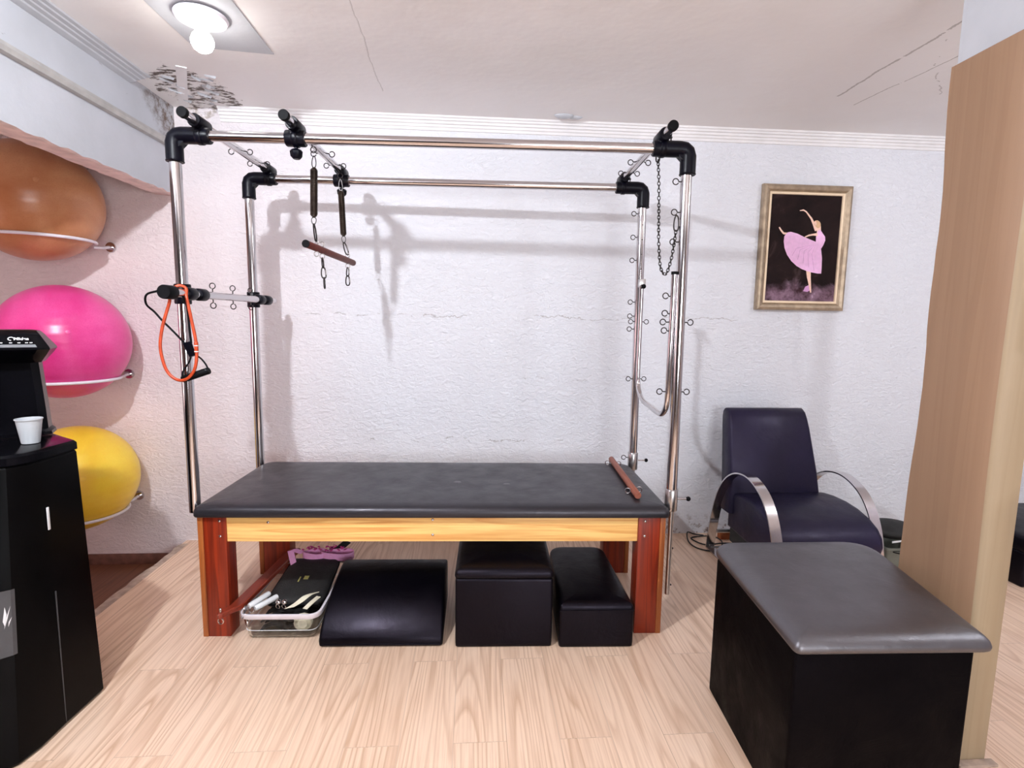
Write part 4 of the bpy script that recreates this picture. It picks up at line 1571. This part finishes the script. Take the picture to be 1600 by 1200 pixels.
# standing leg, raised foot, skirt, torso, arms, head
limb([(532, 770), (534, 830), (540, 880), (546, 950)], [38, 30, 20, 10], 1, .0008)
shape([(488, 940), (505, 905), (535, 890), (545, 930), (520, 945)], 3, .0007)
limb([(372, 500), (345, 498), (328, 478), (312, 452)], [16, 16, 13, 10], 1, .0008)
shape([(350, 520), (375, 490), (400, 485), (450, 497), (500, 520), (550, 540), (592, 556), (620, 575), (632, 610), (638, 680), (634, 760), (630, 800), (600, 800), (560, 793), (520, 783), (480, 768), (440, 745), (400, 708), (368, 660), (350, 610), (345, 560)], 2, .0010)
for k in range(5):
    limb([(590 - k * 8, 580), (560 - k * 30, 650 - k * 10), (575 - k * 42, 780 - k * 28)], [1, 3, 4], 3, .0012)
shape([(592, 560), (594, 520), (600, 490), (612, 468), (628, 462), (648, 492), (664, 515), (665, 545), (650, 580), (632, 608), (615, 590)], 2, .0013)
shape([(580, 410), (600, 440), (600, 500), (612, 490), (634, 470), (632, 420), (605, 400)], 1, .0012)
limb([(600, 470), (578, 420), (560, 380), (520, 328)], [30, 20, 15, 10], 1, .0014)
limb([(522, 330), (500, 318), (472, 323)], [10, 11, 5], 1, .0015)
limb([(606, 500), (570, 502), (540, 508), (508, 522)], [24, 14, 12, 8], 1, .0016)
shape([(582, 402), (592, 394), (608, 392), (622, 400), (631, 414), (632, 432), (622, 448), (606, 452), (592, 440), (584, 424)], 4, .0017)
shape([(582, 404), (592, 398), (600, 412), (596, 434), (588, 424)], 1, .0018)
cv = m.build('painted_canvas', CM, pic, smooth=False)
_b = bmesh.new()
_b.from_mesh(cv.data)
for _f in _b.faces:
    if _f.material_index and _f.normal.y > 0:
        _f.normal_flip()
_b.to_mesh(cv.data)
_b.free()


# ------------------------------------------------------------------ exercise balls in wall rings
def ball(cx, cz, r, mat, label):
    o = MB().sphere((0, 0, 0), r, 64, 40).build('exercise_ball', mat)
    o.location = (cx, WY - r - .004, cz)
    tag(o, label, 'exercise ball', 'exercise balls on the alcove wall')
    pl_ = MB().lathe((0, 0, 0), [(.012, 0), (.011, .003), (.004, .004)], 14).build('air_plug', mat, o)
    d_ = Vector((.62, -.75, .20)).normalized()
    pl_.rotation_mode = 'QUATERNION'
    pl_.rotation_quaternion = Vector((0, 0, 1)).rotation_difference(d_)
    pl_.location = d_ * (r - .001)
    return o


ball(-2.353, 2.037, .31, M['ball_orange'], 'tan orange exercise ball, top of the three wall balls, under the beam')
ball(-2.260, 1.288, .311, M['ball_pink'], 'bright pink exercise ball, middle of the three wall balls')
ball(-2.256, .510, .297, M['ball_yellow'], 'yellow exercise ball, lowest of the three wall balls')


def holder(cx, cz, r, dz, fx, label):
    rr_ = math.sqrt(max(.01, (r + .010) ** 2 - dz ** 2))
    z = cz - dz
    o = empty('ball_wall_ring', (cx, WY, z))
    tag(o, label, 'ball holder', 'white wall rings that carry the balls')
    yc = -(r + .004)
    MB().ring((0, yc, 0), (0, 0, 1), rr_, .0085, 56, 10).build('ring_tube', M['white_paint'], o)
    for s in (-1, 1):
        fx_ = s * (fx - cx)
        ang = math.asin(min(.98, abs(fx_) * .82 / rr_))
        px, py = s * rr_ * math.sin(ang), yc + rr_ * math.cos(ang)
        m = MB().tube([V(fx_, -.006, -.0), V(fx_, -.035, -.004), V(fx_ * .96, -.06, -.012), V(px, py, -.014)], .0085, 10)
        m.build('support_arm', M['white_paint'], o)
        MB().cyl((fx_, -.0005, 0), (fx_, -.012, 0), .030, bev=.003).cyl((fx_, -.010, 0), (fx_, -.022, 0), .014).build('wall_flange', M['chrome'], o)
    return o


holder(-2.353, 2.037, .31, .195, -2.171, 'white ring bracket under the tan orange ball')
holder(-2.260, 1.288, .311, .208, -2.117, 'white ring bracket under the pink ball')
holder(-2.256, .510, .297, .205, -2.108, 'white ring bracket under the yellow ball')

# ------------------------------------------------------------------ black cabinet, water dispenser and cup on the left
cbx = tag(empty('black_cabinet', (-1.70, 1.85, 0)), 'tall glossy black cabinet with a bowed front at the left edge', 'cabinet')
bot = [(-1.415, 2.02), (-1.425, 1.85), (-1.428, 1.74), (-1.445, 1.67), (-1.50, 1.61), (-1.62, 1.58), (-1.78, 1.575), (-1.98, 1.58), (-1.98, 2.14), (-1.60, 2.14), (-1.50, 2.08)]
top = [(-1.418, 1.985), (-1.424, 1.85), (-1.438, 1.79), (-1.465, 1.755), (-1.52, 1.735), (-1.62, 1.72), (-1.78, 1.715), (-1.98, 1.72), (-1.98, 2.14), (-1.60, 2.12), (-1.50, 2.045)]


def lv_(z, ins=0.0):
    t = z / 1.0
    r_ = []
    for a, b in zip(bot, top):
        x, y = a[0] + (b[0] - a[0]) * t, a[1] + (b[1] - a[1]) * t
        cxx, cyy = -1.70, 1.88
        f_ = 1 - ins / max(.1, math.hypot(x - cxx, y - cyy))
        r_.append((cxx + (x - cxx) * f_ + 1.70, cyy + (y - cyy) * f_ - 1.85, z))
    return r_


MB().rings([lv_(.0, .01), lv_(.012), lv_(.5), lv_(.955), lv_(.962, .004)]).build('cabinet_body', M['cab_black'], cbx, angle=25)
MB().rings([lv_(.963, .002), lv_(.966, -.004), lv_(.990, -.004), lv_(.998, .004), lv_(1.0, .012)]).build('cabinet_top', M['gloss_black'], cbx, angle=30)
MB().box(-1.4235 + 1.70, -.012, .722, -1.4195 + 1.70, -.004, .800, .001).build('handle_slot', M['print_white'], cbx)
m = MB()
m.tube([V(-1.427 + 1.70, 1.845 - 1.85, .01), V(-1.424 + 1.70, 1.847 - 1.85, .5)], .0025, 6)
m.build('side_seam', M['sticker_grey'], cbx)


def facet(k, t, z, off=.003):
    """point on the cabinet's bowed front between corners k and k+1"""
    r_ = lv_(z)
    a, b = Vector(r_[k]), Vector(r_[k + 1])
    p = a.lerp(b, t)
    d_ = (b - a)
    n_ = Vector((-d_.y, d_.x, 0)).normalized()
    if n_.y > 0:
        n_ = -n_
    return p + n_ * off


m = MB()
m.add([facet(2, .88, .365), facet(3, .03, .365), facet(3, .98, .365), facet(3, .98, .575), facet(3, .03, .575), facet(2, .88, .575)], [[0, 1, 4, 5], [1, 2, 3, 4]])
m.build('panel_window', M['sticker_grey'], cbx, smooth=False)
m = MB()
for poly in ([(.30, .455), (.22, .49), (.06, .525), (.18, .485)], [(.34, .48), (.26, .525), (.20, .50), (.28, .465)], [(.16, .46), (.02, .49), (.14, .475)]):
    m.add([facet(3, t, z, .0045) for t, z in poly], [list(range(len(poly)))])
m.build('leaf_mark', M['print_white'], cbx, smooth=False)

wd = tag(empty('water_dispenser', (-1.708, 2.035, 1.0), math.radians(27)), 'black countertop water dispenser standing on the black cabinet', 'water dispenser')


def slab(m, z, xh, y0, y1, c=.02, xc=0.0):
    return [(xc - xh + c, y0, z), (xc + xh - c, y0, z), (xc + xh, y0 + c, z), (xc + xh, y1 - c, z), (xc + xh - c, y1, z), (xc - xh + c, y1, z), (xc - xh, y1 - c, z), (xc - xh, y0 + c, z)]


m = MB()
m.rings([slab(m, .001, .150, -.045, .07), slab(m, .012, .148, -.045, .07), slab(m, .022, .138, -.035, .07), slab(m, .10, .134, -.030, .07), slab(m, .27, .125, -.030, .07)])
m.build('column_body', M['gloss_black'], wd, angle=30)
m = MB()
m.rings([slab(m, .268, .135, -.050, .075, .03), slab(m, .300, .160, -.090, .080, .03), slab(m, .318, .172, -.105, .082, .03), slab(m, .324, .171, -.104, .082, .03), slab(m, .368, .140, -.062, .078, .03), slab(m, .382, .128, -.045, .075, .03), slab(m, .386, .11, -.03, .06, .03)])
m.build('dispenser_head', M['gloss_black'], wd, angle=30)
hd = m
# sloped front panel: from (y=-.104,z=.324) to (y=-.062,z=.368)


def on_panel(x, s, lift=.001):
    y = -.104 + .042 * s
    z = .324 + .044 * s
    return V(x, y - lift * .72, z + lift * .69)


m = MB()
m.add([on_panel(.035, .04, .0012), on_panel(.142, .04, .0012), on_panel(.136, .26, .0012), on_panel(.045, .26, .0012)], [[0, 1, 2, 3]])
m.build('button_strip', M['tray_grey'], wd, smooth=False)
m = MB()
for x in (.045, .070, .092, .112, .124):
    m.add([on_panel(x - .004, .36, .0012), on_panel(x + .004, .36, .0012), on_panel(x + .004, .42, .0012), on_panel(x - .004, .42, .0012)], [[0, 1, 2, 3]])
m.build('button_lights', M['print_white'], wd, smooth=False)
cu = bpy.data.curves.new('logo_text', 'FONT')
cu.body = 'Midea'
cu.size = .017
cu.extrude = .0003
cu.offset = .0005
tmp = bpy.data.objects.new('logo_tmp', cu)
COL.objects.link(tmp)
bpy.context.view_layer.update()
dg = bpy.context.evaluated_depsgraph_get()
me = bpy.data.meshes.new_from_object(tmp.evaluated_get(dg))
bpy.data.objects.remove(tmp, do_unlink=True)
me.materials.clear()
me.materials.append(M['print_white'])
lg = bpy.data.objects.new('logo', me)
COL.objects.link(lg)
lg.parent = wd
lg.location = on_panel(.076, .60, .0015)
lg.rotation_euler = (math.atan2(.044, .042), 0, 0)
m = MB()
m.tube([on_panel(.069 + .0075 * math.cos(t), .70 + .12 * math.sin(t), .0012) for t in [math.radians(d_) for d_ in range(20, 300, 20)]], .0016, 6)
m.build('logo_swirl', M['print_white'], wd)

cup = empty('plastic_cup', (-1.520, 1.925, 1.0))
tag(cup, 'white disposable plastic cup standing on the black cabinet', 'cup')
MB().lathe((0, 0, 0), [(.001, .0015), (.0235, .0012), (.0255, .003), (.0360, .082), (.0385, .084), (.0385, .087), (.0355, .087), (.0345, .082), (.0245, .004), (.001, .003)]).build('cup_body', M['cup_plastic'], cup)
